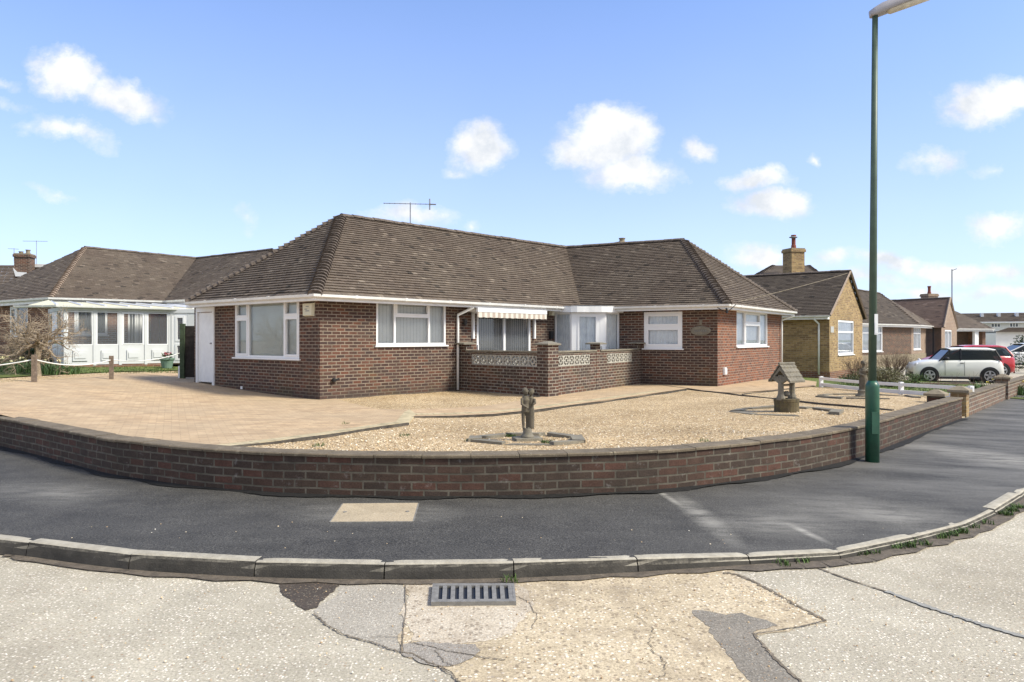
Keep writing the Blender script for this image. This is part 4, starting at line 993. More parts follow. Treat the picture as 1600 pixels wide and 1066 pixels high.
mb = MB(); s = WE.atpx(1131); z = WE.z(1131, 580); bx(mb, WE, s-.09, s+.09, 0, .06, z-.1, z+.1); bx(mb, WE, s-.07, s+.07, .06, .075, z-.08, z+.08); mb.build('socket_box', MT['white2'], house)
mb = MB(); s = WM.atpx(723); z = WM.z(723, 503); bx(mb, WM, s-.02, s+.02, 0, .1, z-.06, z-.03); mb.lathe(WM.T(s, .1, z-.1), [(.03,0),(.055,.12),(.06,.13),(.01,.18)], 8); mb.build('wall_lantern', MT['black'], house)
mb = MB(); s = WM.atpx(860); z = WM.z(860, 523); bx(mb, WM, s-.07, s+.07, 0, .07, z-.12, z+.1); mb.build('letter_box', MT['black'], house)
mb = MB(); z = WM.z(859, 490); bx(mb, WM, s-.08, s+.05, 0, .12, z-.06, z+.12); mb.build('bay_bracket', MT['cream'], house)
# oval name plaque with worn raised relief
s = WW.atpx(1095); z = WW.z(1095, 517); mb = MB()
ring = lambda r1, r2, y: [WW.T(s+r1*math.cos(a), y, z+r2*math.sin(a)) for a in [2*math.pi*i/28 for i in range(28)]]
mb.ring([ring(.29,.135,0), ring(.29,.135,.025), ring(.26,.11,.035), ring(.25,.1,.028)]); pq = mb.build('name_plaque', MT['slab'], house); pq['label'] = 'oval stone name plaque, lettering too worn to read'
mb = MB()
for i, x in enumerate((-.15,-.09,-.03,.03,.09,.15)): 
    mb.tube([WW.T(s+x-.015,.028,z-.03), WW.T(s+x,.034,z+.03), WW.T(s+x+.02,.03,z-.02)], .007, 4)
mb.build('worn_relief', MT['lead'], pq)
mb = MB(); bx(mb, WW, s-.035, s+.035, 0, .03, z+.17, z+.3); mb.build('stone_finial', MT['slab'], house)
mb = MB(); s = WW.L+.0; p = C_+V((0,0,-.12)); mb.tube([p+V((-.25,.05,.02)), p+V((-.15,-.02,-.05)), p+V((-.02,-.05,-.1)), p+V((.1,.0,-.02)), p+V((.25,.05,.1))], .012, 5); mb.tube([p+V((-.02,-.05,-.14)), p+V((-.03,-.05,.0))], .03, 6); mb.build('service_cable', MT['black'], house)
# chimney and aerial
def chimney(parent, c, w, d, z0, z1, mat, pots=((0,0,.3),), cap=True, ang=.4, capm='chim_cap', potm='potclay', name='chimney'):
    R_ = rm(ang, 'Z'); T = lambda x, y, z: V((c[0], c[1], 0))+R_ @ V((x, y, z))
    mb = MB(); mb.box(-w/2, w/2, -d/2, d/2, z0, z1-.2, T); mb.box(-w/2-.05, w/2+.05, -d/2-.05, d/2+.05, z1-.199, z1-.06, T)
    ch = mb.build(name, MT[mat], parent)
    mb = MB(); mb.box(-w/2-.02, w/2+.02, -d/2-.02, d/2+.02, z1-.0595, z1, T); mb.build('chimney_cap', MT['cap'], ch)
    for x, y, h in pots:
        mb = MB(); mb.lathe(T(x, y, z1-.01), [(.13,0),(.12,h*.25),(.1,h*.3),(.1,h*.8),(.125,h*.85),(.125,h),(.08,h),(.07,h*.7)], 12); mb.build('chimney_pot', MT[potm], ch)
    return ch
c_ = P(972, 400, 27.0); chimney(house, (c_.x, c_.y), .6, .6, 3.5, P(972, 379.5, 27.0).z, 'brick_yellow', ((0,0,.18),), ang=.5, potm='cap')
def aerial(base, h, boom, ang, parent=None, n=9, label=None, plates=True, el=.0, mat='steel'):
    mb = MB(); b = V(base); mb.tube([b+V((0,0,-.3)), b+V((0,0,h))], .016, 6); d = V((math.cos(ang), math.sin(ang), el)).normalized(); t = b+V((0,0,h-.04)); s = V((-d.y, d.x, 0)).normalized()
    mb.tube([t-d*boom*.55, t+d*boom*.45], .011, 5)
    for i in range(n):
        q = t-d*boom*.55+d*boom*(.02+.85*i/(n-1)); mb.tube([q-s*.09-V((0,0,.0)), q+s*.09], .005, 4)
    if plates:
        q = t+d*boom*.4; mb.tube([q-V((0,0,.16)), q+V((0,0,.16))], .022, 4); mb.tube([q-s*.12, q+s*.12], .018, 4)
        mb.tube([q+V((0,0,0)), q+d*.18], .02, 4)
    if parent: return mb.build('tv_aerial', MT[mat], parent)
    return mb.build('tv_aerial', MT[mat])
pa = R0.lerp(J_, .335); pa = P(640, 352, 21.0); aerial((pa.x, pa.y+.15, pa.z-.3), P(640, 315, 21.0).z-pa.z+.3, 1.4, .12, house)
# ------------------------------------------------------------------ terrace wall
tP = gp(856, 621); tP = V((tP.x, tP.y)); tS = V(WM.T(WM.atpx(717), .0, 0).xy); tQ = V(WW.T(WW.atpx(1001), .0, 0).xy)
TL, TR = WF(tS, tP), WF(tP, tQ)
tz = g(tP.x, tP.y); tw = empty('terrace_wall', V((tP.x, tP.y, tz)), 'brick terrace wall with bands of pierced white screen blocks and capped piers', 'terrace wall')
ht, b0, b1_ = tz+1.06, tz+.69, tz+.955
psz = .30
segs = []
def tseg(W, s0, s1, nb):
    segs.append((W, s0, s1, nb))
    mb = MB(); e = .02
    L = s1-s0; bw_ = nb*.29; x0 = s0+(L-bw_)/2
    if bw_ > L: x0 = s0+.01; bw_ = L-.02
    ops = [[x0, x0+bw_, b0, b1_]]
    wall(mb, W, ht-.04, ops, s0, s1, zb=tz-.3, depth=.11); 
    Wb = WF(W.T(s1, -.11, 0), W.T(s0, -.11, 0)); wall(mb, Wb, ht-.04, [[L-(x0-s0)-bw_, L-(x0-s0), b0, b1_]], 0, L, zb=tz-.3, depth=.0)
    mb.build('brickwork', MT['brick_terrace'], tw)
    mb = MB(); bx(mb, W, s0, s1, -.15, .03, ht-.04, ht); mb.build('coping', MT['slab'], tw)
    u = bw_/nb
    for i in range(nb):
        m = MB(); a = x0+i*u+.004; b = x0+(i+1)*u-.004; w = b-a; z0, z1 = b0+.003, b1_-.003; h = z1-z0; f = .022; y0, y1 = -.085, -.012
        def q(xa, xb, za, zb_): bx(m, W, a+xa*w, a+xb*w, y0, y1, z0+za*h, z0+zb_*h)
        k = .085
        q(0,1,0,k); q(0,1,1-k,1); q(0,k,k,1-k); q(1-k,1,k,1-k)
        # square ring in the middle with stubs out to the frame
        c0, c1 = .27, .73; t = .085
        q(c0,c1,c0,c0+t); q(c0,c1,c1-t,c1); q(c0,c0+t,c0+t,c1-t); q(c1-t,c1,c0+t,c1-t)
        q(.5-t/2,.5+t/2,k,c0); q(.5-t/2,.5+t/2,c1,1-k); q(k,c0,.5-t/2,.5+t/2); q(c1,1-k,.5-t/2,.5+t/2)
        q(k,k+.1,k,k+.1); q(1-k-.1,1-k,k,k+.1); q(k,k+.1,1-k-.1,1-k); q(1-k-.1,1-k,1-k-.1,1-k)
        m.build('screen_block', MT['screen'], tw)
MT['screen'] = stone('painted_screen_block', (.5,.48,.42), (.34,.32,.28), 6, (.16,.15,.12), .5)
sm1 = TR.atpx(934.5)
tseg(TL, .30, TL.L-.16, 8)
tseg(TR, .16, sm1-.12, 6); tseg(TR, sm1+.12, TR.L-.2, 6)
def tpier(W, s, w, h, yo=-.06, cap=.33, uo=0):
    mb = MB(); bx(mb, W, s-w/2, s+w/2, -.11-.02+yo*0-.04, .01, tz-.3, tz+h); mb.build('pier', MT['brick_terrace'], tw)
    mb = MB(); c = cap/2; y = -.06
    mb.ring([[W.T(s-c,y-c,tz+h),W.T(s+c,y-c,tz+h),W.T(s+c,y+c,tz+h),W.T(s-c,y+c,tz+h)],[W.T(s-c,y-c,tz+h+.035),W.T(s+c,y-c,tz+h+.035),W.T(s+c,y+c,tz+h+.035),W.T(s-c,y+c,tz+h+.035)],[W.T(s-c*.5,y-c*.5,tz+h+.06),W.T(s+c*.5,y-c*.5,tz+h+.06),W.T(s+c*.5,y+c*.5,tz+h+.06),W.T(s-c*.5,y+c*.5,tz+h+.06)]])
    mb.build('pier_cap', MT['slab'], tw)
tpier(TL, .16, .28, 1.2, cap=.42)
# corner pier, square to the left wing
mb = MB(); bx(mb, TL, TL.L-.30, TL.L+.04, -.32, .04, tz-.3, tz+1.2); mb.build('pier', MT['brick_terrace'], tw)
mb = MB(); c0 = TL.L-.13
mb.ring([[TL.T(c0-.22,-.36,tz+1.2),TL.T(c0+.22,-.36,tz+1.2),TL.T(c0+.22,.09,tz+1.2),TL.T(c0-.22,.09,tz+1.2)],[TL.T(c0-.22,-.36,tz+1.235),TL.T(c0+.22,-.36,tz+1.235),TL.T(c0+.22,.09,tz+1.235),TL.T(c0-.22,.09,tz+1.235)],[TL.T(c0-.06,-.2,tz+1.29),TL.T(c0+.06,-.2,tz+1.29),TL.T(c0+.06,-.08,tz+1.29),TL.T(c0-.06,-.08,tz+1.29)]])
mb.build('pier_cap', MT['slab'], tw)
tpier(TR, sm1, .24, 1.2, cap=.42); tpier(TR, TR.L-.12, .24, 1.2, cap=.42)
sheet('terrace_floor', [tS, V(TL.T(TL.L-.1,-.1,0).xy), tQ, V(WM.T(WM.L,0,0).xy)], lambda x, y: tz+.05, MT['slab'], 1.0)
# ------------------------------------------------------------------ garden ornaments
def remesh(mb, name, mat, parent, vox=.008, sub=True):
    o = mb.build(name, mat, parent); m = o.modifiers.new('r', 'REMESH'); m.mode = 'VOXEL'; m.voxel_size = vox; m.use_smooth_shade = True
    s = o.modifiers.new('s', 'SMOOTH'); s.factor = .5; s.iterations = 2
    dg = bpy.context.evaluated_depsgraph_get(); me = bpy.data.meshes.new_from_object(o.evaluated_get(dg)); o.modifiers.clear(); me.materials.clear(); me.materials.append(mat if not isinstance(mat, (list, tuple)) else mat[0]); o.data = me
    me.polygons.foreach_set('use_smooth', [True]*len(me.polygons)); return o
def octagon(c, r, label, squash=1.0, rot=.3, skip=(), n=7, w=.2):
    root = empty('edging_ring', gz(c), label, 'stone edging', 'flagstone rings round the garden ornaments')
    random.seed(int(c[0]*100))
    for i in range(n):
        if i in skip: continue
        a0 = rot+2*math.pi*i/n; a1 = rot+2*math.pi*(i+1)/n
        rr = r*ru(.95, 1.05)
        q = [V((c[0]+R*math.cos(a), c[1]+R*math.sin(a)*squash)) for R, a in ((rr+w/2, a0+.03), (rr+w/2, a1-.02), (rr-w/2, a1-.07), (rr-w/2, a0+.08))]
        t0, t1 = ru(.01, .045), ru(.01, .045)
        top = [gz(p, t) for p, t in zip(q, (t0, t1, t1, t0))]
        mb = MB(); mb.ring([[gz(p, -.03) for p in q], top]); mb.build('flagstone', MT['slab'], root)
    return root
def cyl(mb, a, b, r0, r1, n=12): mb.tube([a, b], [r0, r1], n)
# couple statue
s1 = gp(824, 688); S = lambda x, y, z: V((s1.x+x, s1.y+y, s1.z+z))
root = empty('couple_statue', s1, 'weathered stone statue of an embracing couple on a round pedestal in the gravel', 'statue', 'garden ornaments')
T45 = rm(.25, 'Z')
mb = MB(); mb.ring([[S(*(T45 @ V((x*.165, y*.12, z)))) for x, y in ((-1,-1),(1,-1),(1,1),(-1,1))] for z in (-.03, .028, .035)]); mb.build('base_slab', MT['slab'], root)
mb = MB(); mb.lathe(S(0,0,.03), [(.082,0),(.08,.025),(.066,.04),(.056,.06),(.054,.105),(.05,.115)], 20); mb.build('pedestal', MT['wellstone'], root, smooth=True)
mb = MB()
def fig(m, x, y, h, lean=0, girl=False, yaw=0):
    k = h/.5
    Q = lambda a, b, c: S(x+(a*math.cos(yaw)-b*math.sin(yaw))*k+lean*c*k, y+(a*math.sin(yaw)+b*math.cos(yaw))*k, .14+c*k)
    if girl:
        m.tube([Q(0,0,0), Q(0,0,.1), Q(0,0,.2), Q(0,0,.27), Q(0,0,.33), Q(0,0,.39)], [x_*k for x_ in (.04,.042,.045,.035,.04,.036)], 12)
    else:
        for s_ in (-1, 1): m.tube([Q(s_*.022,-.01,0), Q(s_*.026,0,.02), Q(s_*.028,.004,.11), Q(s_*.028,0,.2), Q(s_*.02,0,.25)], [q*k for q in (.02,.016,.021,.027,.03)], 10); 
        for s_ in (-1, 1): m.ell(Q(s_*.024,-.025,.008), (.014*k,.03*k,.012*k))
        m.tube([Q(0,0,.2), Q(0,0,.25), Q(0,0,.3), Q(0,0,.35), Q(0,0,.395)], [q*k for q in (.046,.048,.043,.052,.035)], 12)
    m.tube([Q(0,0,.38), Q(0,0,.43)], [.018*k, .017*k], 8)
    m.ell(Q(0,-.003,.45), (.034*k,.038*k,.042*k)); m.ell(Q(0,.012,.46), (.038*k,.038*k,.04*k))
    m.ell(Q(0,-.042,.445), (.007*k,.008*k,.009*k)); m.ell(Q(0,-.033,.425), (.014*k,.01*k,.008*k))
    for s_ in (-1, 1): m.ell(Q(s_*.036,.002,.448), (.006*k,.009*k,.011*k)); m.ell(Q(s_*.013,-.035,.458), (.008*k,.006*k,.005*k))
    return Q
Qa = fig(mb, -.024, .0, .5, .0, False, .5); Qb = fig(mb, .044, .012, .49, .0, True, -.5)
for Q, a in ((Qa, 1), (Qb, -1)):
    mb.tube([Q(-.05,0,.37), Q(-.062,-.02,.3), Q(-.03,-.055,.27)], [.017,.015,.012], 8); mb.tube([Q(.05,0,.37), Q(.07,-.02,.32), Q(.05,-.05,.3)], [.017,.015,.012], 8)
    for f in range(4): mb.tube([Q(-.03+f*.006,-.055,.268), Q(-.018+f*.006,-.066,.265-.004*f)], [.005,.004], 5)
mb.tube([S(.055,.02,.14), S(.062,.02,.25), S(.06,.03,.37)], [.03,.026,.02], 8)
remesh(mb, 'figures', MT['statue'], root, .0055)
octagon((s1.x-.01, s1.y+.02), .66, 'angular ring of flagstones around the couple statue', .8, 2.75, skip=(), n=8, w=.17)
# lady statue
s2 = gp(1349, 619.5); S = lambda x, y, z, s2=s2: V((s2.x+x, s2.y+y, s2.z+z))
root = empty('lady_statue', s2, 'small weathered stone statue of a robed woman near the white low fence', 'statue', 'garden ornaments')
mb = MB(); mb.lathe(S(0,0,-.02), [(.16,0),(.16,.05),(.12,.06),(.11,.1),(.115,.15),(.09,.17)], 16); mb.build('pedestal', MT['slab'], root, smooth=False)
mb = MB(); mb.tube([S(0,0,.14), S(0,0,.25), S(.01,0,.38), S(0,0,.47), S(0,0,.55), S(0,0,.61)], [.085,.08,.082,.062,.08,.055], 12)
mb.tube([S(0,0,.6), S(0,0,.67)], .028, 8); mb.ell(S(0,-.005,.715), (.046,.05,.058)); mb.ell(S(0,.02,.73), (.052,.05,.05)); mb.ell(S(0,-.055,.71), (.009,.012,.012))
mb.tube([S(-.075,0,.58), S(-.1,-.03,.48), S(-.04,-.09,.46)], [.026,.022,.018], 8); mb.tube([S(.075,0,.58), S(.1,-.03,.5), S(.05,-.09,.55)], [.026,.022,.018], 8)
for f in range(4): mb.tube([S(-.04+f*.01,-.09,.458), S(-.02+f*.01,-.105,.452)], [.008,.006], 5); mb.tube([S(.05-f*.01,-.09,.552), S(.04-f*.01,-.1,.57)], [.008,.006], 5)
for a in range(7):
    an = a*.9; mb.tube([S(.07*math.cos(an),.07*math.sin(an),.15), S(.075*math.cos(an+.15),.075*math.sin(an+.15),.35), S(.05*math.cos(an),.05*math.sin(an),.47)], [.018,.014,.01], 6)
remesh(mb, 'figure', MT['statue'], root, .009)
octagon((s2.x+.1, s2.y), .95, 'angular ring of flagstones around the robed woman statue', 1.0, 2.9, skip=(2,), n=7, w=.15)
# wishing well
s3 = gp(1229, 643); yaw = -1.0; RW = rm(yaw, 'Z')
S = lambda x, y, z: V(s3)+RW @ V((x, y, z))
root = empty('wishing_well', s3, 'small stone wishing well with pitched tiled roof on two posts in the gravel', 'wishing well', 'garden ornaments')
k = s3.y/F
mb = MB(); mb.lathe(V(s3)+V((0,0,-.03)), [(.2,0),(.205,.03),(.2,.12),(.205,.2),(.21,.205),(.21,.25),(.15,.255),(.15,.17),(.01,.16)], 24); mb.build('well_base', MT['wellbase'], root)
for sx in (-1, 1):
    mb = MB(); y = sx*.15
    mb.tube([S(.0,y,.2), S(0,y,.24), S(0,y,.3), S(0,y,.62)], [.075,.075,.05,.045], 10)
    for q in (-1, 1): mb.ring([[S(q*.03,y-.03,.48),S(q*.03,y+.03,.48),S(q*.03,y+.03,.6),S(q*.03,y-.03,.6)],[S(q*.14,y-.025,.545),S(q*.14,y+.025,.545),S(q*.14,y+.025,.6),S(q*.14,y-.025,.6)]])
    mb.build('post', MT['wellstone'], root)
    mb = MB(); mb.ring([[S(-.19,y-.03*1,.5),S(-.19,y+.03,.5),S(-.19,y+.03,.54),S(-.19,y-.03,.54)],[S(0,y-.03,.7),S(0,y+.03,.7),S(0,y+.03,.77),S(0,y-.03,.77)],[S(.19,y-.03,.5),S(.19,y+.03,.5),S(.19,y+.03,.54),S(.19,y-.03,.54)]]); mb.build('gable', MT['wellstone'], root)
for q in (-1, 1):
    mb = MB()
    for i in range(4):
        a, b = i/4, (i+1)/4; X0, X1 = q*.22*(1-a), q*.22*(1-b)*1.0; Z0, Z1 = .5+.3*a, .5+.3*b
        l = .022
        for j in range(5):
            y0 = -.25+j*.1+.003+(.0), ; ya = -.2+j*.08+.002; yb = ya+.076
            mb.ring([[S(X0,ya,Z0),S(X0,yb,Z0),S(X0,yb,Z0+l+.012),S(X0,ya,Z0+l+.012)],[S(X1,ya,Z1),S(X1,yb,Z1),S(X1,yb,Z1+.01),S(X1,ya,Z1+.01)]])
    o = mb.build('roof_slope', MT['wellstone'], root)
mb = MB(); mb.tube([S(0,-.205,.815), S(0,.205,.815)], .022, 6); mb.build('roof_ridge', MT['wellstone'], root)
mb = MB(); mb.tube([S(0,-.13,.45), S(0,.13,.45)], .018, 8); mb.ell(S(0,0,.3), (.06,.05,.05)); mb.build('bucket_roller', MT['wellstone'], root)
octagon((s3.x+.0, s3.y), .82, 'angular ring of flagstones around the wishing well', 1.0, 3.0, skip=(2,), n=8, w=.2)
# ------------------------------------------------------------------ plant helpers
def tuft(mb, p, n, h, r, w=.006, bend=.5, rn=True):
    for i in range(n):
        a = ru(0, 6.283); b = p+V((ru(-r, r), ru(-r, r), 0)); d = V((math.cos(a), math.sin(a), 0)); s = V((-d.y, d.x, 0))*w; hh = h*ru(.5, 1.1); mb.cr = rnd()
        m = b+d*hh*bend*.3+V((0,0,hh*.6)); t = b+d*hh*bend+V((0,0,hh))
        mb.face([b-s, b+s, m+s*.8, m-s*.8]); mb.face([m-s*.8, m+s*.8, t])
    mb.cr = 0
def leaves(mb, c, rad, n, size, flat=.6, fn=None):
    for i in range(n):
        while True:
            q = V((ru(-1,1), ru(-1,1), ru(-1,1)))
            if q.length <= 1 and q.length > .35: break
        p = V((c[0]+q.x*rad[0], c[1]+q.y*rad[1], c[2]+q.z*rad[2])); mb.cr = rnd()
        a = V((ru(-1,1), ru(-1,1), ru(-1,1)*flat)).normalized()*size*ru(.6,1.3); b = a.orthogonal().normalized()*size*.35; b = Matrix.Rotation(ru(0,6.28), 3, a.normalized()) @ b
        mb.face([p-a, p+b, p+a, p-b])
    mb.cr = 0
def branches(mb, p, d, L, r, depth, spread=.6, gn=3, up=.1, n=5, jit=.25, shrink=.72):
    pts = [V(p)]; rs = [r]; dd = V(d).normalized()
    for i in range(3):
        dd = (dd+V((ru(-jit,jit), ru(-jit,jit), ru(-jit,jit)+up))).normalized(); pts.append(pts[-1]+dd*L/3); rs.append(r*(1-.3*(i+1)/3))
    mb.tube(pts, rs, n, cap=depth == 0)
    if depth > 0:
        for k in range(gn):
            q = V((ru(-1,1), ru(-1,1), ru(-.6,1))).normalized()
            nd = (dd+q*spread*1.4).normalized(); o = pts[-1] if k < 2 else pts[2]
            branches(mb, o, nd, L*shrink*ru(.8,1.15), rs[-1]*.72, depth-1, spread, gn, up, max(3, n-1), jit, shrink)
# weeds scattered in gravel, at the kerb, between stones
random.seed(21); mb = MB()
for u, v, n in [(540,664,8),(632,683,16),(497,699,14),(1295,868,20),(1400,858,30),(1418,856,40),(1440,852,30),(1470,842,46),(1482,838,50),(1500,834,50),(1515,826,30),(1540,820,20),(1580,800,50),(1570,806,50),(1590,795,40),(1220,884,22),(1260,878,16),(1250,880,14),(1340,868,20),(1360,866,20),(795,910,16)]:
    q = at(u, v, 0) if v > 780 else gp(u, v); q = V(q)+V((0,0,.012)); tuft(mb, q, n*2, .045, .06, .004, .8)
for u, v, n in [(798,682,40),(855,692,40),(1360,595+30,20),(1100,690,10),(1446,612,30),(1425,607,20),(735,690,12)]:
    q = gp(u, v); tuft(mb, V(q), n*2, .04, .07, .005, .9)
tag(mb.build('weeds', MT['leaf']), 'small green weeds growing along the kerb and in the gravel', 'weeds', kind='stuff')
GPOLY = [(p.x, p.y) for p in wall_c]+[(WEND.x, 40), (-15, 40)]
def inpoly(x, y):
    c = False
    for i in range(len(GPOLY)):
        a, b = GPOLY[i], GPOLY[i-1]
        if (a[1] > y) != (b[1] > y) and x < (b[0]-a[0])*(y-a[1])/(b[1]-a[1])+a[0]: c = not c
    return c
# loose pebbles on road, pavement and over the gravel
random.seed(5); mb = MB()
def peb(p, r):
    n = 5; a0 = ru(0, 6); mb.cr = rnd()
    R1 = [p+V((math.cos(a0+k*1.2566)*r*ru(.8,1.2), math.sin(a0+k*1.2566)*r*ru(.6,1.1), -.002)) for k in range(n)]; R2 = [p+(q-p)*.6+V((0,0,r*.7)) for q in R1]
    mb.ring([R1, R2])
for i in range(9000):
    u = ru(330, 1500); v = ru(598, 716); q = at(u, v, .45)
    if not (q.y < 13): continue
    q = gp(u, v, 0)
    if dist_poly(q.x, q.y, WP) < .3 or not inpoly(q.x, q.y): continue
    # keep clear of the paved drive and path
    if q.x < (u_ := gp(640, 655)).x and (v < 702-(u-350)*.135): continue
    if 640 < u < 1010 and v < 654-(u-840)*.09*(1 if u > 840 else 0): continue
    peb(q, ru(.006, .013))
def pebm():
    m = M_('loose_gravel_stone'); r = m.n('Attribute', attribute_name='rnd').outputs['Fac']
    m.col(m.ramp(r, [(0, (.3,.2,.12)), (.3, (.5,.36,.21)), (.6, (.66,.52,.34)), (.85, (.8,.7,.53)), (1, (.85,.8,.7))])); m.set(Roughness=.9); return m.mat
MT['peb'] = pebm()
tag(mb.build('loose_gravel', MT['peb']), 'loose golden gravel stones on the garden surface', 'gravel', kind='stuff')
mb = MB()
for i in range(420):
    u = ru(0, 1600); v = ru(885, 1066)
    if i % 3 == 0: u = ru(1120, 1290); v = 905+(u-1120)*.35+ru(-12, 12)
    q = at(u, v, .0)
    if dist_poly(q.x, q.y, kf) < .15 and q.y > 5: pass
    if q.y > 5.0: continue
    q.z = .008 if i % 3 else .02; peb(q, ru(.003, .008))
for i in range(60):
    u = ru(0, 1500); v = ru(760, 860); q = pav(u, v)
    if dist_poly(q.x, q.y, kf) < .2 or q.y > 6.3: continue
    peb(q, ru(.004, .008))
tag(mb.build('road_grit', MT['peb']), 'fine grit scattered on road and pavement', 'grit', kind='stuff')
# ------------------------------------------------------------------ left neighbour
lb = empty('hipped_bungalow', V((-16, 30, .7)), 'brown brick bungalow with hipped tiled roof behind the white conservatory', 'bungalow')
ZL = 3.20; zk = lambda u, v, Y: P(u, v, Y)
Lc = P(79, 463.5, 26.6); Lv = P(257, 469, 29.0); L0 = P(132, 387, 31.0); L2 = P(307, 404, 35.2); L3 = P(425, 390.5, 31.8)
for q in (Lc, Lv): q.z = 3.22
Ll = V((Lc.x-4.2, Lc.y+4.6, 3.22)); Ll = P(-60, 472, 31.0); Ll.z = 3.22
Lr = Lv+(L3-L2); Lr.z = 3.22; Lrr = V((L3.x+2.2, L3.y+1.2, 3.22))
random.seed(4); mb = MB()
roof_plane(mb, Lc, Lv, L2, L0, .2, .115, .024); roof_plane(mb, Ll, Lc, L0, L0, .2, .115, .024); mb.build('tiled_roof', MT['tile'], lb)
mb = MB(); roof_plane(mb, Lv, Lr, L3, L2, .2, .115, .024); roof_plane(mb, Lr, Lrr, L3, L3, .2, .13, .024); mb.build('tiled_roof', MT['tile'], lb)
Lb = V((L0.x-.5, L0.y+5.5, 3.22)); mb = MB(); roof_plane(mb, V((L2.x-1, L2.y+5, 3.22)), Ll, L0, L2, .4, .4); roof_plane(mb, Lrr, V((L2.x-1, L2.y+5, 3.22)), L2, L3, .4, .4); mb.build('rear_roof', MT['tile'], lb)
hip_line(Lc, L0, lb, 'hiptile_light', step=.16, r=.1); ridge_line(L0, L2, lb); ridge_line(L2, L3, lb); hip_line(Lr, L3, lb, step=.16, r=.1); 
eavL = [V((p.x, p.y, 3.215)) for p in (Ll, Lc, Lv, Lr)]
gutter(eavL, lb, sc=1.2); mb = MB(); sweep(mb, eavL, [(-.01,-.02),(-.01,-.2),(-.04,-.2),(-.04,-.02)]); mb.build('fascia', MT['white2'], lb)
def inw(p, q, d): # offset inwards
    return None
WFl = WF((Lc.x+.1-3.5, Lc.y+.42+2.6), (Lc.x+.12, Lc.y+.45)); 
dl_ = V(((Ll-Lc).x, (Ll-Lc).y)).normalized(); df = V(((Lv-Lc).x, (Lv-Lc).y)).normalized()
cw_ = V((Lc.x, Lc.y))+V((-df.y, df.x))*.35; cw_ = isect(cw_, df, V((Lc.x, Lc.y))+V((-dl_.y, dl_.x))*-.35, dl_)
Wa = WF(cw_+dl_*9, cw_); Wb = WF(cw_, isect(cw_, df, V((Lv.x, Lv.y))+V((-(L3-L2).y, (L3-L2).x)).normalized()*.35, V(((L3-L2).x, (L3-L2).y)).normalized())); Wc = WF(Wb.b, (Lr.x+.3, Lr.y+.3))
def opx(W, u0, u1, z0, z1): a, b = W.atpx(u0), W.atpx(u1); return [a, b, z0, z1]
o1 = opx(Wa, 15, 43, 1.75, 3.0); o2 = opx(Wb, 116, 168, 1.85, 3.0); o3 = opx(Wb, 200, 224, 1.2, 3.0); o4 = opx(Wb, 236, 248, .8, 2.85)
mb = MB(); wall(mb, Wa, 3.18, [o1]); wall(mb, Wb, 3.18, [o2, o3, o4]); wall(mb, Wc, 3.18); mb.build('brick_wall', MT['brick_nbr'], lb)
window(Wa, *o1, lb, [(.35, [1], [1]), (.65, [1], [0])], 'dark', fw=.07, label='white window left of the conservatory'); window(Wb, *o2, lb, [(.6, [1], [1]), (.4, [1], [0])], 'blind_grey', fw=.08, slat=.12, label='cream window with vertical blinds seen through the conservatory'); window(Wb, *o3, lb, [(.5, [1], [0]), (.5, [1], [1])], 'blindm', fw=.07, bars=1)
mb = MB(); bx(mb, Wb, o4[0], o4[1], -.06, -.01, o4[2], o4[3]); mb.build('wooden_door', MT['mahog'], lb)
mb = MB(); bx(mb, Wb, Wb.atpx(249), Wb.atpx(262), .01, .06, .9, 2.9); mb.build('wooden_panel', MT['mahog'], lb)
downpipe(Wa, Wa.L-.25, .9, 2.95, 3.15, lb)
# conservatory
cg = .8
ca, cb = P(102, 574, 23.1), P(276, 570, 25.3); CW = WF(ca, cb); cs = WF(Wb.T(-.4, 0, 0)+V((-.5,.0,0)), ca)
cs = WF(P(76, 570, 25.2), ca); ce = WF(cb, P(300, 570, 25.0)); 
con = empty('conservatory', V((ca.x, ca.y, cg)), 'white lean-to conservatory with polycarbonate roof against the left bungalow', 'conservatory')
zt2, zs_ = 2.67, 1.5
def cpanels(W, us, doorlast=False):
    ss = [W.atpx(u) for u in us]
    for i in range(len(ss)-1):
        a, b = ss[i], ss[i+1]
        window(W, a+.045, b-.045, zs_, zt2-.07, con, [(1, [1], [1 if i == 2 else 0])], None, sill=False, fw=.035, y0=-.06, y1=0)
        mb = MB(); bx(mb, W, a+.045, b-.045, -.05, -.005, cg+.08, zs_-.001)
        w = b-a; bx(mb, W, a+w*.25, b-w*.25, -.005, .03, cg+.2, zs_-.16); bx(mb, W, a+w*.31, b-w*.31, .03, .05, cg+.28, zs_-.24); mb.build('lower_panel', MT['white3'], con)
    for s in ss: mb = MB(); bx(mb, W, s-.044, s+.044, -.09, .02, cg+.05, zt2-.06); mb.build('post', MT['white3'], con)
    mb = MB(); bx(mb, W, ss[0], ss[-1], -.1, .03, zt2-.06, zt2+.06); mb.build('top_beam', MT['white3'], con)
    mb = MB(); bx(mb, W, ss[0], ss[-1], -.1, .01, cg-.2, cg+.07); mb.build('plinth', MT['brick_nbr'], con)
cpanels(CW, [102, 148, 188, 228, 265]); 
cpanels(cs, [77, 90, 101])
ld = WF(CW.T(CW.atpx(265), 0, 0), P(300, 570, 25.2)); window(ld, .1, ld.L-.15, cg+.08, zt2-.08, con, [(1, [.4, .6], [1, 1])], None, sill=False, fw=.09, y0=-.06, y1=0, name='door', label='white conservatory door at the right end')
mb = MB(); bx(mb, ld, -.05, .1, -.09, .02, cg+.05, zt2+.06); bx(mb, ld, .1, ld.L+.6, -.1, .03, zt2-.07, zt2+.06); bx(mb, ld, ld.L-.15, ld.L+.6, -.09, .01, cg, zt2-.08); mb.build('top_beam', MT['white3'], con)
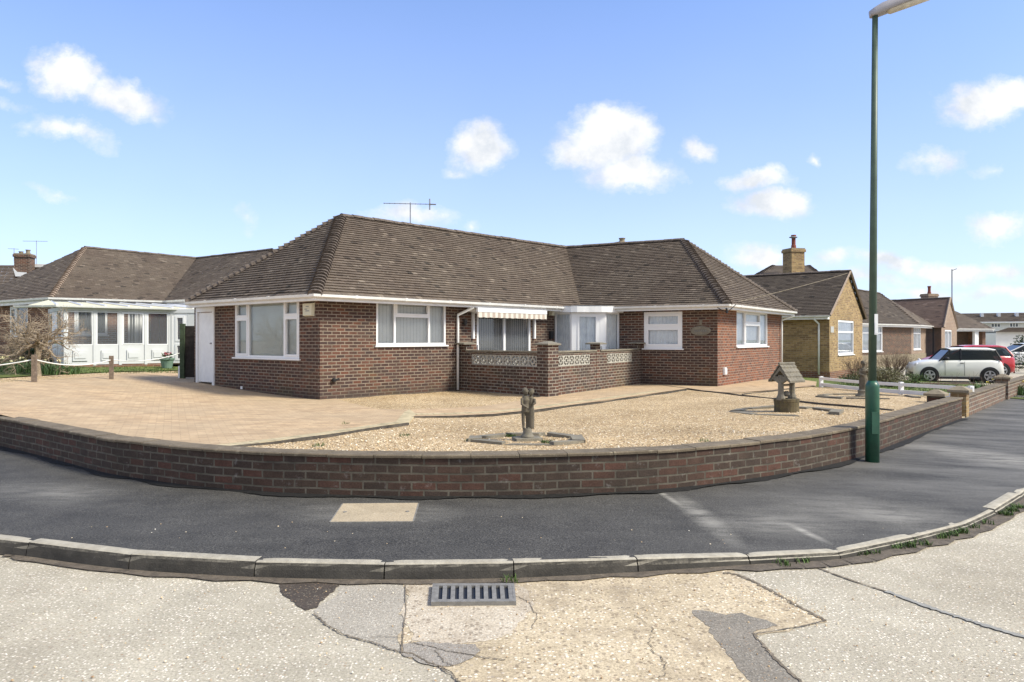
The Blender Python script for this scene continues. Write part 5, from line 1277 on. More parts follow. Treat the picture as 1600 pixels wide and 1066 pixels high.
# polycarbonate lean-to roof with glazing bars
ra, rb = P(80, 470, 26.3), P(262, 471, 28.7); ra.z = rb.z = 3.02; fa, fb = CW.T(-.25, .12, zt2+.07), CW.T(CW.L+1.2, .12, zt2+.07)
mb = MB(); mb.ring([[ra, rb, fb, fa], [p+V((0,0,.03)) for p in (ra, rb, fb, fa)]]); mb.build('roof_sheet', MT['poly'], con)
mb = MB(); mb.ring([[P(76,470,26.3)*1, ra, fa, CW.T(-.9,-.9,zt2+.07)], [p+V((0,0,.03)) for p in (P(76,470,26.3), ra, fa, CW.T(-.9,-.9,zt2+.07))]]) ; mb.build('roof_sheet', MT['poly'], con)
for i in range(8):
    t = i/7; a = ra.lerp(rb, t)+V((0,0,.045)); b = fa.lerp(fb, t)+V((0,0,.045)); mb = MB(); mb.tube([a, b], .035, 4); mb.build('glazing_bar', MT['white'], con)
gutter([V((p.x, p.y, zt2+.09)) for p in (CW.T(-1.2, -1.0, 0), fa, fb)], con, sc=.9)
mb = MB(); mb.face([CW.T(-.4,-.1,cg+.02),CW.T(CW.L+1.2,-.1,cg+.02),CW.T(CW.L+1.2,-4.2,cg+.02),CW.T(-.4,-4.2,cg+.02)]); mb.build('floor', MT['soil'], con)
# far-left house with chimney and dormer
fl = empty('distant_house', V((-32, 42, .8)), 'distant tiled house with brick chimney and white dormer at the far left', 'house')
random.seed(9); mb = MB(); a, b, c, d = P(-140, 480, 37), P(60, 480, 37), P(48, 417, 44), P(-140, 417, 44); roof_plane(mb, a, b, c, d, .33, .3, .04); mb.build('tiled_roof', MT['tile'], fl)
ridge_line(d, c, fl, r=.14, step=.45)
mb = MB(); e1 = WF(a, b); wall(mb, WF((a.x, a.y+.4), (b.x, b.y+.4)), a.z, zb=.4); wall(mb, WF((b.x-.2, b.y+.4), (b.x, b.y+11)), a.z, zb=.4); mb.build('brick_wall', MT['brick_nbr'], fl)
cc = P(38.5, 430, 39.5); ch = chimney(fl, (cc.x, cc.y), .74, .7, 3.4, P(38, 397, 39.5).z, 'brick', ((-.17,0,.14),(.17,0,.24)), ang=.2, potm='cap')
mb = MB(); q = P(22, 432, 39.0); mb.ring([[P(20,418,38.9),P(24,432,38.9),P(42,432,38.9),P(42,426,38.9),P(27,425,38.9)],[P(20,418,39.1),P(24,432,39.1),P(42,432,39.1),P(42,426,39.1),P(27,425,39.1)]]); mb.build('lead_flashing', MT['white2'], fl)
dm = MB(); q0, q1 = P(43, 430, 40.0), P(74, 430, 40.0); Wd = WF(q0, q1)
bx(dm, Wd, 0, Wd.L, -3, 0, P(0,445,40).z, P(0,417,40).z); dmo = dm.build('dormer', MT['brick_nbr'], fl)
mb = MB(); bx(mb, Wd, -.1, Wd.L+.25, -3, .12, P(0,418,40).z, P(0,413,40).z); mb.build('dormer_fascia', MT['white2'], dmo)
mb = MB(); bx(mb, Wd, Wd.L*.3, Wd.L*.8, .0, .04, P(0,445,40).z, P(0,421,40).z); mb.build('dormer_window', MT['white2'], dmo)
a1 = P(57, 417, 41); aerial(a1, P(57, 376, 41).z-a1.z, 1.3, .1, fl, n=7, plates=False)
a1 = P(22, 400, 39.2); aerial(a1, P(22, 388, 39.2).z-a1.z, .5, .5, fl, n=4, plates=False)
mb = MB(); 
# fence gate, rope posts
def post(u, v, h, w, label):
    q = gp(u, v); mb = MB(); mb.box(-w/2, w/2, -w/2, w/2, -.1, h, lambda x, y, z: V(q)+rm(.3,'Z') @ V((x, y, z)))
    tag(mb.build('rope_post', MT['wood']), label, 'post', 'timber posts carrying the rope'); return V(q)+V((0,0,h-.1))
pA = post(53.5, 598, .60, .09, 'weathered timber rope post under the bare tree at far left'); pB = post(174, 593.5, .60, .09, 'weathered timber rope post in front of the conservatory')
def rope(a, b, sag, label):
    pts = [a.lerp(b, t/14)-V((0,0,sag*4*(t/14)*(1-t/14))) for t in range(15)]; mb = MB(); mb.tube(pts, .014, 5); tag(mb.build('rope', MT['rope'], smooth=True), label, 'rope', 'white ropes between the posts')
rope(pA+V((-3.2,-.6,.05)), pA, .2, 'white rope sagging left from the post under the tree'); rope(pA, pB, .13, 'white rope sagging between the two timber posts'); rope(pB, gp(280, 575)+V((0,0,.5)), .12, 'white rope sagging from the second post toward the dark gate')
gt = gp(285, 592); root = empty('timber_gate', gt, 'dark boarded timber gate with green stained post beside the garage', 'gate')
k = gt.y/F; mb = MB(); T = lambda x, y, z: V(gt)+V((x, y, z)); mb.box(-3*k, 4*k, -.05, .05, -.1, 86*k, T); mb.build('post', MT['greenwood'], root)
for i in range(10):
    mb = MB(); z0 = (2+i*8.0)*k; mb.box(4.1*k, 20*k, .0+.01*(i%2), .03+.01*(i%2), z0, z0+8.6*k, T); mb.build('board', MT['dwood'], root)
mb = MB(); mb.box(-6*k, -3.1*k, -.03, .03, -.05, 20*k, T); mb.build('white_stub', MT['white2'], root)
# bare pollarded tree, daffodils, shrubs by the left house
random.seed(33); tp = gp(58, 588)
root = empty('bare_tree', tp, 'small bare pollarded tree with tangled pale branches at the far left', 'tree')
mb = MB(); mb.tube([tp+V((0,0,-.1)), tp+V((-.02,0,.3)), tp+V((.03,0,.62)), tp+V((-.02,0,.85))], [.11,.08,.075,.09], 8); mb.build('trunk', MT['bark'], root)
mb = MB()
for i in range(22):
    a = i*.29+ru(-.2,.2); branches(mb, tp+V((0,0,ru(.65,.85))), V((math.cos(a)*1.1, math.sin(a)*.8, ru(-.15,.5))), ru(.38,.52), .036, 4, .7, 3, -.02, 5, .5, .74)
mb.build('branches', MT['bark'], root)
def tagl(o, l, c, grp=None, kind=None): return tag(o, l, c, grp, kind)
def plant(name, label, cat, c, rad, n, size, mat, stems=10, group=None, flowers=None, seed=1, hstem=None, twig='bark_dark'):
    random.seed(seed); root = empty(name, V(c), label, cat, group)
    mb = MB(); cc = V(c)+V((0,0,rad[2]*.95)); K = 5
    for i in range(K):
        a = ru(0, 6.28); q = cc+V((math.cos(a)*rad[0]*.45, math.sin(a)*rad[1]*.45, ru(-.25,.2)*rad[2])); leaves(mb, q, [r*.62 for r in rad], n//K, size)
    mb.build('foliage', MT[mat], root)
    if stems:
        mb = MB()
        for i in range(stems):
            a = ru(0, 6.28); branches(mb, V(c), V((math.cos(a)*rad[0], math.sin(a)*rad[1], rad[2]*ru(1,2))), rad[2]*.8, .012, 2, .5, 3, .1, 4)
        mb.build('twigs', MT[twig], root)
    if flowers:
        mb = MB(); 
        for i in range(flowers[1]):
            q = cc+V((ru(-1,1)*rad[0], ru(-1,1)*rad[1]-.1, rad[2]*ru(.2,1))); leaves(mb, q, (.03,.03,.03), 7, .035)
        mb.build('flowers', MT[flowers[0]], root)
    return root
def blades(name, label, cat, c, rx, ry, n, h, mat, flowers, seed, group=None, fmat='petal_pale'):
    random.seed(seed); root = empty(name, V(c), label, cat, group); mb = MB()
    for i in range(n):
        p = V(c)+V((ru(-rx,rx), ru(-ry,ry), 0)); p.z = g(p.x, p.y)-.02; tuft(mb, p, 7, h, .05, .012, .45)
    mb.build('leaves', MT[mat], root)
    if flowers:
        mb = MB()
        for i in range(flowers):
            p = V(c)+V((ru(-rx,rx), ru(-ry,ry), 0)); p.z = g(p.x, p.y)+h*ru(.8,1.15); leaves(mb, p, (.035,.035,.02), 8, .035)
        mb.build('flowers', MT[fmat], root)
    return root
blades('daffodil_bed', 'clump of cream daffodils with strappy leaves under the bare tree', 'flowers', gp(30, 582), 1.1, .5, 110, .34, 'leaf_blade', 26, 3)
blades('leafy_clump', 'low clump of green strappy leaves between tree and conservatory', 'plants', gp(80, 583), .65, .35, 90, .28, 'leaf_blade', 0, 4)
plant('dark_shrub', 'dark green shrub behind the bare tree against the brick wall', 'shrub', gp(45, 572), (.9,.4,.35), 1500, .05, 'leaf_dark', 4, seed=8)
pp = gp(261, 576); root = empty('flower_pot', pp, 'sage green flower pot with red blooms at the conservatory', 'flower pot')
mb = MB(); mb.lathe(pp, [(.15,0),(.2,.25),(.22,.3),(.24,.3),(.24,.35),(.2,.35),(.19,.3)], 16); mb.build('pot', MT['pot'], root, smooth=False)
mb = MB(); leaves(mb, pp+V((0,0,.43)), (.2,.2,.1), 90, .05); mb.build('leaves', MT['leaf_dark'], root)
mb = MB(); leaves(mb, pp+V((0,0,.48)), (.15,.15,.08), 50, .035); mb.build('flowers', MT['petal_pink'], root)
# neighbour lawn strip
sheet('neighbour_lawn', [V((p.x, p.y)) for p in [gp(u, v) for u, v in [(-250,606),(0,591),(100,585),(180,581),(282,579),(290,572),(180,574),(60,576),(-250,590)]]], lambda x, y: g(x, y)+.012, MT['grass'], .8)
random.seed(12); mb = MB()
for i in range(900):
    q = gp(ru(-20, 282), ru(574, 584)); tuft(mb, q, 3, .05, .06, .008, .6)
tag(mb.build('grass_blades', MT['leaf']), 'short grass blades on the left neighbour lawn', 'grass', kind='stuff')
# ------------------------------------------------------------------ right hand neighbours
def flat_roof_faces(faces, name, mat, parent, tw=.2, ga=.12, lift=.022):
    mb = MB()
    for f in faces: roof_plane(mb, *f, tw, ga, lift)
    return mb.build(name, MT[mat], parent)
# yellow brick gabled house
yh = empty('gabled_bungalow', V((11, 31, .2)), 'yellow brick bungalow with steep front gable and tall chimney', 'bungalow')
N_, M2 = P(1296, 493, 28.5), P(1347.5, 494, 32.6); ap = P(1325, 424, 30.6); N_.z = M2.z = 2.65
bd = V((-.80, .60)); 
WG = WF(N_, M2); Nb = V((N_.x, N_.y))+bd*9; WS = WF(Nb, N_)
ow_ = opx(WG, 1309.5, 1334, WG.z(1309, 555), WG.z(1309, 500))
mb = MB(); wall(mb, WG, 2.66, [ow_]); 
mb.face([WG.T(0,0,2.66), WG.T(WG.L,0,2.66), WG.T((ap.x-N_.x)*WG.d.x+(ap.y-N_.y)*WG.d.y, 0, ap.z-.08)], [(0,2.66),(WG.L,2.66),(WG.L/2,ap.z)])
mb.build('gable_wall', MT['brick_yellow'], yh)
mb = MB(); wall(mb, WS, 2.66, ()); sw_ = mb.build('side_wall', MT['brick_yellow'], yh)
mb = MB(); bx(mb, WS, 0, WS.L, -.02, .02, -.1, .42); bx(mb, WG, 0, WG.L, -.02, .025, -.1, .42); mb.build('plinth', MT['brick_nbr'], yh)
window(WG, *ow_, yh, [(1, [.68, .32], [0, 0])], 'curtain', fw=.08, label='front gable window with white frame'); 
e1, e2 = WS.T(-.0, .3, 2.62), WS.T(WS.L+.0, .3, 2.62); apb = ap+V((bd.x, bd.y, 0))*9; ap2 = ap+V((WG.n.x, WG.n.y, 0))*.1
e2 = e2+V((WG.n.x, WG.n.y, 0))*.1
m2b = V((M2.x, M2.y, 2.6))+V((WG.d.x, WG.d.y, 0))*.35; m2c = m2b+V((bd.x, bd.y, 0))*9
random.seed(2)
flat_roof_faces([(e1, e2, ap2, apb)], 'tiled_roof', 'tile_dark', yh, .2, .12); flat_roof_faces([(m2b+V((WG.n.x,WG.n.y,0))*.1, m2c, apb, ap2)], 'tiled_roof', 'tile_dark', yh, .3, .2)
ridge_line(apb, ap2, yh, step=.4)
mb = MB()
for a, b in ((e2, ap2), (ap2, m2b+V((WG.n.x,WG.n.y,0))*.1)):
    mb.tube([a+V((0,0,.0)), b+V((0,0,.0))], .05, 4)
mb.build('verge', MT['hiptile_light'], yh)
gutter([V((e1.x, e1.y, 2.62)), V((e2.x, e2.y, 2.62))], yh); downpipe(WS, WS.atpx(1280), .3, 2.3, 2.56, yh, dx=-.12, out=.3)
mb = MB(); bx(mb, WS, 0, WS.L, .0, .3, 2.47, 2.6); mb.build('soffit', MT['white2'], yh)
mb = MB(); mb.box(-.06,.06,-.1,.0,-.12,.12, lambda x,y,z: WG.T(.25,0,0)+V((x,y,WG.z(1299,515)+z))); mb.build('wall_lamp', MT['white2'], yh)
cc = P(1240, 430, 37.5); chimney(yh, (cc.x, cc.y), .75, .75, 3.0, P(1240, 389, 37.5).z, 'brick_yellow', ((0,0,.72),), ang=.25)
q = P(1239.5, 371, 37.4); mb = MB(); mb.ell(q, (.22,.16,.05)); mb.build('chimney_cowl', MT['lead'], yh)
h1, h2, hh, h3, h4 = P(1172, 436, 37), P(1290, 436, 37), P(1262, 415, 40), P(1210, 415, 40), None
flat_roof_faces([(h1, h2, hh, h3)], 'rear_hip_roof', 'tile', yh, .3, .2); hip_line(h1, h3, yh, step=.25, r=.13); hip_line(h2, hh, yh, step=.25, r=.13)
flat_roof_faces([(h2, h2+V((1.5,6,0)), hh, hh)], 'rear_hip_roof', 'tile', yh, .3, .2)
# overhead wire
mb = MB(); a, b = P(1325, 427, 30.5), P(1135, 476, 20.3); mb.tube([a.lerp(b, t/10)-V((0,0,.18*4*(t/10)*(1-t/10)*.2)) for t in range(11)], .009, 4); tag(mb.build('overhead_cable', MT['cap']), 'pale overhead cable running from the yellow gable to the near bungalow eaves', 'cable')
# dark brick house with white bay windows
b3 = empty('brown_bungalow', V((23, 46, .3)), 'dark brick hipped bungalow with white multi-pane windows behind the shrubs', 'bungalow')
c0, c1, c2 = P(1336, 506, 42), P(1424, 510, 46.5), P(1447, 511, 50.5)
for q in (c0, c1, c2): q.z = 2.62
W3, W4 = WF(c0, c1), WF(c1, c2); wz = lambda v, Y: HC+(HY-v)/F*Y
oa = opx(W3, 1347, 1379, .95, 2.5); ob = opx(W4, 1427.5, 1439, 1.0, 2.5); 
mb = MB(); wall(mb, W3, 2.66, [oa]); mb.build('brick_wall', MT['brick'], b3)
mb = MB(); wall(mb, W4, 2.66, [ob]); mb.build('brick_wall', MT['brick_pale'], b3)
window(W3, *oa, b3, [(.4, [.75,.25], [0,0]), (.3, [.75,.25], [0,0]), (.3, [.75,.25], [0,0])], 'curtain', fw=.09); window(W4, *ob, b3, [(.5, [.75,.25], [0,0]), (.5, [.75,.25], [0,0])], 'curtain', fw=.09, bars=1)
mb = MB(); sweep(mb, [V((c0.x, c0.y, .3)), V((c1.x, c1.y, .3)), V((c2.x, c2.y, .3))], [(.03,-.4),(.03,.45),(0,.45),(0,-.4)]); mb.build('render_plinth', MT['cap'], b3)
X0, X1, X2 = [V((q.x, q.y, 2.6)) for q in (W3.T(-.3,.35,0), W3.T(W3.L+.2,.35,0), W4.T(W4.L+1.5,.35,0))]
XA, XB = P(1374, 458.5, 50), P(1338, 457, 46.5); XB.z = XA.z
random.seed(6); flat_roof_faces([(X0, X1, XA, XB)], 'tiled_roof', 'tile_dark', b3, .3, .15); flat_roof_faces([(X1, X2, XA, XA)], 'tiled_roof', 'tile', b3, .3, .15)
hip_line(X1, XA, b3, step=.22, r=.12); ridge_line(XB, XA, b3, step=.4); gutter([X0, X1, X2], b3)
mb = MB(); sweep(mb, [X0, X1, X2], [(-.01,-.01),(-.01,-.16),(-.4,-.16),(-.4,-.14),(-.04,-.14),(-.04,-.01)]); mb.build('fascia', MT['white2'], b3)
# second gable
b4 = empty('narrow_gabled_house', V((30, 52, .3)), 'brown tiled house with narrow pale brick gable and single white window', 'house')
d0, d1 = P(1471, 512, 50.0), P(1495, 511, 54.5); d0.z = d1.z = 2.5; ap4 = P(1483.5, 465.5, 52.2)
W5 = WF(d0, d1); W5s = WF(P(1446, 512, 51.5), d0); o5 = opx(W5, 1476.5, 1487, .7, 2.35)
mb = MB(); wall(mb, W5, 2.5, [o5]); mb.face([d0, d1, W5.T(W5.L*.52, 0, ap4.z-.1)], [(0,2.5),(W5.L,2.5),(W5.L/2,4)]); mb.build('gable_wall', MT['brick_pale'], b4)
mb = MB(); wall(mb, W5s, 2.5); mb.build('side_wall', MT['brick'], b4); window(W5, *o5, b4, [(.5, [1], [0]), (.5, [1], [0])], 'curtain', fw=.1)
r0, r1 = P(1391, 470, 56), ap4; e0, e1 = P(1440, 513, 53), d0+V((0,-.3,0)); e0.z = e1.z = 2.5; r0.z = r1.z
e0 = e1+(r0-r1)
flat_roof_faces([(e0, e1, r1, r0)], 'tiled_roof', 'tile_red', b4, .3, .15); d1x = d1+V((W5.d.x,W5.d.y,0))*.3; flat_roof_faces([(d1x, d1x+(r0-r1), r0, r1)], 'tiled_roof', 'tile_dark', b4, .3, .2)
mb = MB(); mb.tube([e1, r1+V((0,-.1,0))], .08, 4); mb.tube([r1+V((0,-.1,0)), d1x], .08, 4); mb.build('verge', MT['hiptile_light'], b4)
mb = MB(); mb.tube([P(1458, 512, 50.5), P(1458, 555, 50.5)], .05, 6); mb.build('downpipe', MT['black'], b4); ridge_line(r0, r1, b4, step=.45)
cc = P(1452, 470, 54.5); chimney(b4, (cc.x, cc.y), 0.9, .7, 3.5, P(1452, 459.5, 54.5).z, 'brick_pale', ((0,0,.6),), ang=.3)
# porch house
b5 = empty('porch_house', V((36, 60, .3)), 'far brick bungalow with open corner porch and white column', 'house')
f0, f1, f2 = P(1490, 514, 60), P(1540, 514.5, 62), P(1540, 514, 70)
for q in (f0, f1, f2): q.z = 2.6
W6 = WF(f0, f1); mb = MB(); Wr = WF(W6.T(-.5,-1.2,0), W6.T(W6.L,-1.2,0)); wall(mb, Wr, 2.6); mb.build('brick_wall', MT['brick'], b5)
mb = MB(); bx(mb, W6, W6.L*.62, W6.L*.74, -.1, .1, .2, 2.5); mb.build('porch_column', MT['white2'], b5)
mb = MB(); bx(mb, W6, W6.L*.9, W6.L, -1.2, .0, .1, 2.5); mb.build('brick_pier', MT['brick_nbr'], b5)
g1, g2 = P(1489, 484, 66), P(1478, 484, 66); g1 = P(1492, 486, 66); 
ea, eb = f0+V((-1.5,-.3,0)), f1+V((.5,-.3,0)); flat_roof_faces([(ea, eb, g1, g1+V((-3,0,0)))], 'tiled_roof', 'tile', b5, .35, .18); flat_roof_faces([(eb, eb+V((0,11,0)), g1, g1)], 'tiled_roof', 'tile', b5, .35, .3)
gutter([V((ea.x, ea.y, 2.58)), V((eb.x, eb.y, 2.58))], b5, sc=1.5); mb = MB(); mb.ring([[ea+V((0,0,-.02)), eb+V((0,0,-.02)), eb+V((0,3,-.02)), ea+V((0,3,-.02))],[ea+V((0,0,-.25)), eb+V((0,0,-.25)), eb+V((0,3,-.25)), ea+V((0,3,-.25))]]); mb.build('fascia', MT['white2'], b5)
mb = MB(); a = P(1487.5, 478, 60); mb.tube([a, P(1487.5, 421, 60)], .05, 5); mb.tube([P(1487.5, 423, 60), P(1495, 420, 60)], .03, 4); mb.build('mast', MT['steel'], b5)
# far terrace
b6 = empty('white_terrace', V((66, 92, .0)), 'long distant white two-storey terrace under a grey roof at the right horizon', 'terrace')
t0, t1 = P(1520, 560, 90), P(1760, 560, 84); W7 = WF(t0, t1); zz = lambda v: HC+(HY-v)/F*89
ops = []
for u0, u1, v0, v1 in ((1548,1564,505,512),(1577,1592,504.5,512),(1604,1618,504.5,512),(1632,1650,504.5,512)): ops.append([W7.atpx(u0), W7.atpx(u1), zz(v1), zz(v0)])
mb = MB(); wall(mb, W7, zz(503), ops, zb=zz(517)); mb.build('upper_wall', MT['render'], b6)
mb = MB(); wall(mb, W7, zz(517.2), (), zb=zz(521)); mb.build('flashing_band', MT['lead'], b6)
mb = MB(); wall(mb, W7, zz(521.2), (), zb=-.3); mb.build('lower_wall', MT['render'], b6)
for o in ops: window(W7, *o, b6, [(.33, [1], [0]), (.34, [1], [0]), (.33, [1], [0])], 'dark', sill=False, fw=.1)
ta, tb = W7.T(-2, .6, zz(503)), W7.T(W7.L, .6, zz(503)); tc, td = W7.T(W7.L, -5, zz(487)), W7.T(-4, -5, zz(487.5)); 
random.seed(8); flat_roof_faces([(ta, tb, tc, td)], 'tiled_roof', 'tile', b6, .5, .3, .04)
mb = MB(); bx(mb, W7, 0, W7.L, .55, .7, zz(505), zz(503)); mb.build('fascia', MT['white2'], b6)
for u in (1541, 1568, 1597, 1626): mb = MB(); s = W7.atpx(u); bx(mb, W7, s-.12, s+.12, -5, .3, zz(503), zz(502)+.2) if False else bx(mb, W7, s-.15, s+.15, -3.2, -2.4, zz(497), zz(488)); mb.build('roof_vent', MT['render'], b6)
# another distant house closing the horizon behind the main bungalow and at far left
def farhouse(u0, u1, ve, vr, Y, label, mat='tile', wallm='brick_nbr', grp='distant houses on the horizon'):
    r = empty('far_house', P((u0+u1)/2, 530, Y), label, 'house', grp); r.location.z = 0
    a, b = P(u0, ve, Y), P(u1, ve, Y); rr, rl = P(u1-(u1-u0)*.2, vr, Y+4), P(u0+(u1-u0)*.2, vr, Y+4)
    mb = MB(); roof_plane(mb, a+V((-.3,-.4,0)), b+V((.3,-.4,0)), rr, rl, .5, .35, .04); mb.build('tiled_roof', MT[mat], r)
    mb = MB(); wall(mb, WF(a, b), a.z, zb=-.2); wall(mb, WF(b, b+V((0,8,0))), a.z, zb=-.2); mb.build('brick_wall', MT[wallm], r)
    return r
farhouse(1556, 1660, 519, 512, 74, 'low pale roofed garage block in front of the far white terrace', 'tile', 'render')
# ------------------------------------------------------------------ low white fence
fa_, fb_ = gp(1281, 604), gp(1521, 626); fb_ = V((fb_.x, fb_.y, g(fb_.x, fb_.y)))
root = empty('low_fence', fa_, 'low white two-rail fence between the gravel garden and the grass', 'fence')
WFf = WF(fa_, fb_)
rails = [(.02,.11),(.20,.275)]
for z0, z1 in rails:
    mb = MB(); n = 8
    R = []
    for i in range(n+1):
        s = WFf.L*i/n; p = WFf.T(s, 0, 0); gg_ = g(p.x, p.y); R.append([WFf.T(s, y, gg_+z) for y, z in ((-.02,z0),(.02,z0),(.02,z1),(-.02,z1))])
    mb.ring(R); mb.build('rail', MT['white2'], root)
for u in (1283, 1408, 1517):
    s = WFf.atpx(u); p = WFf.T(s, 0, 0); gg_ = g(p.x, p.y); mb = MB(); bx(mb, WFf, s-.05, s+.05, -.075, -.0201, gg_-.1, gg_+.33) if False else bx(mb, WFf, s-.04, s+.04, -.045, .045, gg_-.1, gg_+.3); mb.build('fence_post', MT['white2'], root)
p = gp(1175, 604)
# ------------------------------------------------------------------ cars
def car(name, label, loc, yaw, L, Wd, H, paintm, prof=None, grp='parked cars'):
    """x forward; body lofted from stations along the length, glasshouse, roof and wheels as parts"""
    R_ = rm(yaw, 'Z'); T = lambda x, y, z: V(loc)+R_ @ V((x, y, z)); root = empty(name, V(loc), label, 'car', grp)
    hw = Wd/2; prof = prof or 'mini'
    # stations: x, half width, sill z, belt z
    if prof == 'mini': st = [(-.5,.86,.30,.62),(-.49,.92,.22,.80),(-.45,.97,.19,.9),(-.36,1,.18,.935),(-.2,1,.18,.93),(.0,1,.18,.92),(.16,1,.18,.905),(.22,1,.18,.90),(.3,.99,.18,.87),(.4,.95,.18,.82),(.46,.88,.2,.74),(.492,.78,.24,.62),(.5,.7,.3,.5)]
    else: st = [(-.5,.84,.32,.65),(-.49,.92,.24,.88),(-.45,.97,.2,.97),(-.3,1,.19,.96),(0,1,.19,.93),(.2,1,.19,.92),(.26,1,.19,.91),(.36,.97,.19,.84),(.44,.9,.2,.74),(.49,.8,.24,.6),(.5,.7,.3,.5)]
    mb = MB(); Rr = []
    for x, w, zs, zb in st:
        k = hw*w; zm = (zs+zb)/2; sc = H/1.41
        half = [(0,zs),(k*.85,zs),(k*.97,zs+.06),(k,zm),(k*.985,zb-.12),(k*.94,zb-.02),(k*.8,zb+.02),(k*.4,zb+.035),(0,zb+.04)]
        q = half+[(-a, b) for a, b in reversed(half[1:-1])]; Rr.append([T(x*L, y, z*sc) for y, z in q])
    mb.ring(Rr); body = mb.build('body', MT[paintm], root, smooth=True)
    if prof == 'mini': gs = [(-.47,.93),(-.40,.93),(.1,.93),(.215,.9)]; rt = [(-.41,1.35),(-.36,1.385),(.0,1.40),(.085,1.365)]
    else: gs = [(-.47,.96),(-.40,.96),(.12,.92),(.3,.89)]; rt = [(-.4,1.36),(-.33,1.41),(-.02,1.41),(.06,1.37)]
    sc = H/1.41; mb = MB()
    lo = []; hi = []
    R1 = [T(x*L, s*hw*.93, z*sc-.02) for s in (1,) for x, z in gs]+[T(x*L, -hw*.93, z*sc-.02) for x, z in reversed(gs)]
    R2 = [T(x*L, hw*.76, z*sc-.03) for x, z in rt]+[T(x*L, -hw*.76, z*sc-.03) for x, z in reversed(rt)]
    mb.ring([R1, R2], cap0=False, cap1=False); mb.build('windows', MT['carglass'], root)
    mb = MB(); mb.ring([[T(x*L*.98, y*hw*.88, z*sc) for x, y, z in ((-.42,1,.9),(.2,1,.88),(.2,-1,.88),(-.42,-1,.9))],[T(x*L*.95, y*hw*.7, z*sc) for x, y, z in ((-.38,1,1.2),(.08,1,1.1),(.08,-1,1.1),(-.38,-1,1.2))]]); mb.build('cabin_interior', MT['dark'], root)
    mb = MB(); rr = []
    for (x, z), dz in zip([(rt[0][0]-.012, rt[0][1]-.01)]+rt[1:3]+[(rt[3][0]+.01, rt[3][1]-.0)], (0,0,0,0)):
        rr.append([T(x*L, y*hw, (z+o)*sc) for y, o in ((-.79,-.045),(-.74,.0),(-.4,.02),(0,.025),(.4,.02),(.74,0),(.79,-.045))])
    mb.ring(rr, close=False); mb.ring([[p-V((0,0,.03)) for p in r] for r in rr], close=False); mb.build('roof', MT[paintm], root, smooth=True)
    for s in (1, -1):
        for (gx, gz_), (rx, rz) in ((gs[0], rt[0]), (gs[3], rt[3])):
            mb = MB(); mb.tube([T(gx*L, s*hw*.935, gz_*sc-.02), T(rx*L, s*hw*.77, rz*sc-.03)], .03, 5); mb.build('pillar', MT[paintm if prof != 'mini' else 'trim'], root)
        mb = MB(); x = -.02; mb.tube([T(x*L, s*hw*.935, .9*sc), T((x-.01)*L, s*hw*.77, 1.37*sc)], .028, 4); mb.build('pillar', MT['trim'], root)
        mb = MB(); mb.ell(T(.14*L, s*hw*1.06, .97*sc), (.09,.1,.07), R_); mb.build('wing_mirror', MT['trim'], root)
        mb = MB(); mb.tube([T(-.01*L, s*hw*1.0, .8*sc), T(-.05*L, s*hw*1.0, .8*sc)], .014, 5); mb.build('door_handle', MT['trim'], root)
        mb = MB(); mb.box(-.3*L, .26*L, s*hw*.99-.02, s*hw*.99+.02, .16*sc, .24*sc, T); mb.build('sill_trim', MT['trim'], root)
        for xx in (.155, -.06):
            mb = MB(); mb.box(xx*L-.005, xx*L+.005, s*hw*.997-.004, s*hw*.997+.004, .3*sc, .86*sc, T); mb.build('door_seam', MT['trim'], root)
        mb = MB(); mb.ell(T(.455*L, s*hw*.66, .68*sc), (.08,.11,.12), R_); mb.build('headlight', MT['lampglass'], root)
        mb = MB(); mb.ell(T(-.485*L, s*hw*.78, .72*sc), (.05,.09,.14), R_); mb.build('tail_light', MT['redlamp'], root)
        for xx in (.33, -.335):
            r = .30*sc; c = V((xx*L, s*(hw-.1), r)); TT = rm(math.pi/2, 'X')
            mb = MB(); mb.tube([T(xx*L, s*(hw*1.012), r), T(xx*L, s*(hw*.95), r)], r*1.17, 24); mb.build('wheel_arch', MT['trim'], root)
            mb = MB(); mb.tube([T(xx*L, s*(hw*1.03-.16), r), T(xx*L, s*(hw*1.03-.01), r), T(xx*L, s*(hw*1.03), r)], [r,r,r*.93], 24); wh = mb.build('wheel', MT['tyre'], root)
            mb = MB(); yo = s*(hw*1.03+.004)
            mb.ring([[T(xx*L+math.cos(a)*q, yo, r+math.sin(a)*q) for a in [2*math.pi*i/24 for i in range(24)]] for q in (r*.68, r*.58)], cap0=False, cap1=False)
            for k in range(5):
                a = 2*math.pi*k/5+.3; d = V((math.cos(a), 0, math.sin(a))); n = V((-d.z, 0, d.x)); c = V((xx*L, yo, r))
                mb.face([T(*(c+d*.02-n*.04)), T(*(c+d*.02+n*.04)), T(*(c+d*r*.62+n*.03)), T(*(c+d*r*.62-n*.03))])
            mb.ring([[T(xx*L+math.cos(a)*.05, yo+s*.004, r+math.sin(a)*.05) for a in [2*math.pi*i/12 for i in range(12)]]]*2); mb.build('rim', MT['alloy'], wh)
    for x0, x1, nm in ((.47,.5,'front_bumper'),(-.505,-.47,'rear_bumper')):
        mb = MB(); mb.box(x0*L, x1*L, -hw*.72, hw*.72, .22*sc, .42*sc, T); mb.build(nm, MT['trim' if prof == 'mini' else paintm], root)
    mb = MB(); mb.box(-.5065*L, -.503*L, -.26, .26, .45*sc, .56*sc, T); mb.build('number_plate', MT['cream'], root)
    return root
c1_ = P(1490, 598, 25.6); zc = g(c1_.x, c1_.y); c1_ = V((17.5, 29.0, g(17.5, 29.0)+.0))
car('parked_car', 'cream white small hatchback with black wheel arches on the grass verge', c1_, math.pi-.24, 3.15, 1.45, 1.37, 'carwhite')
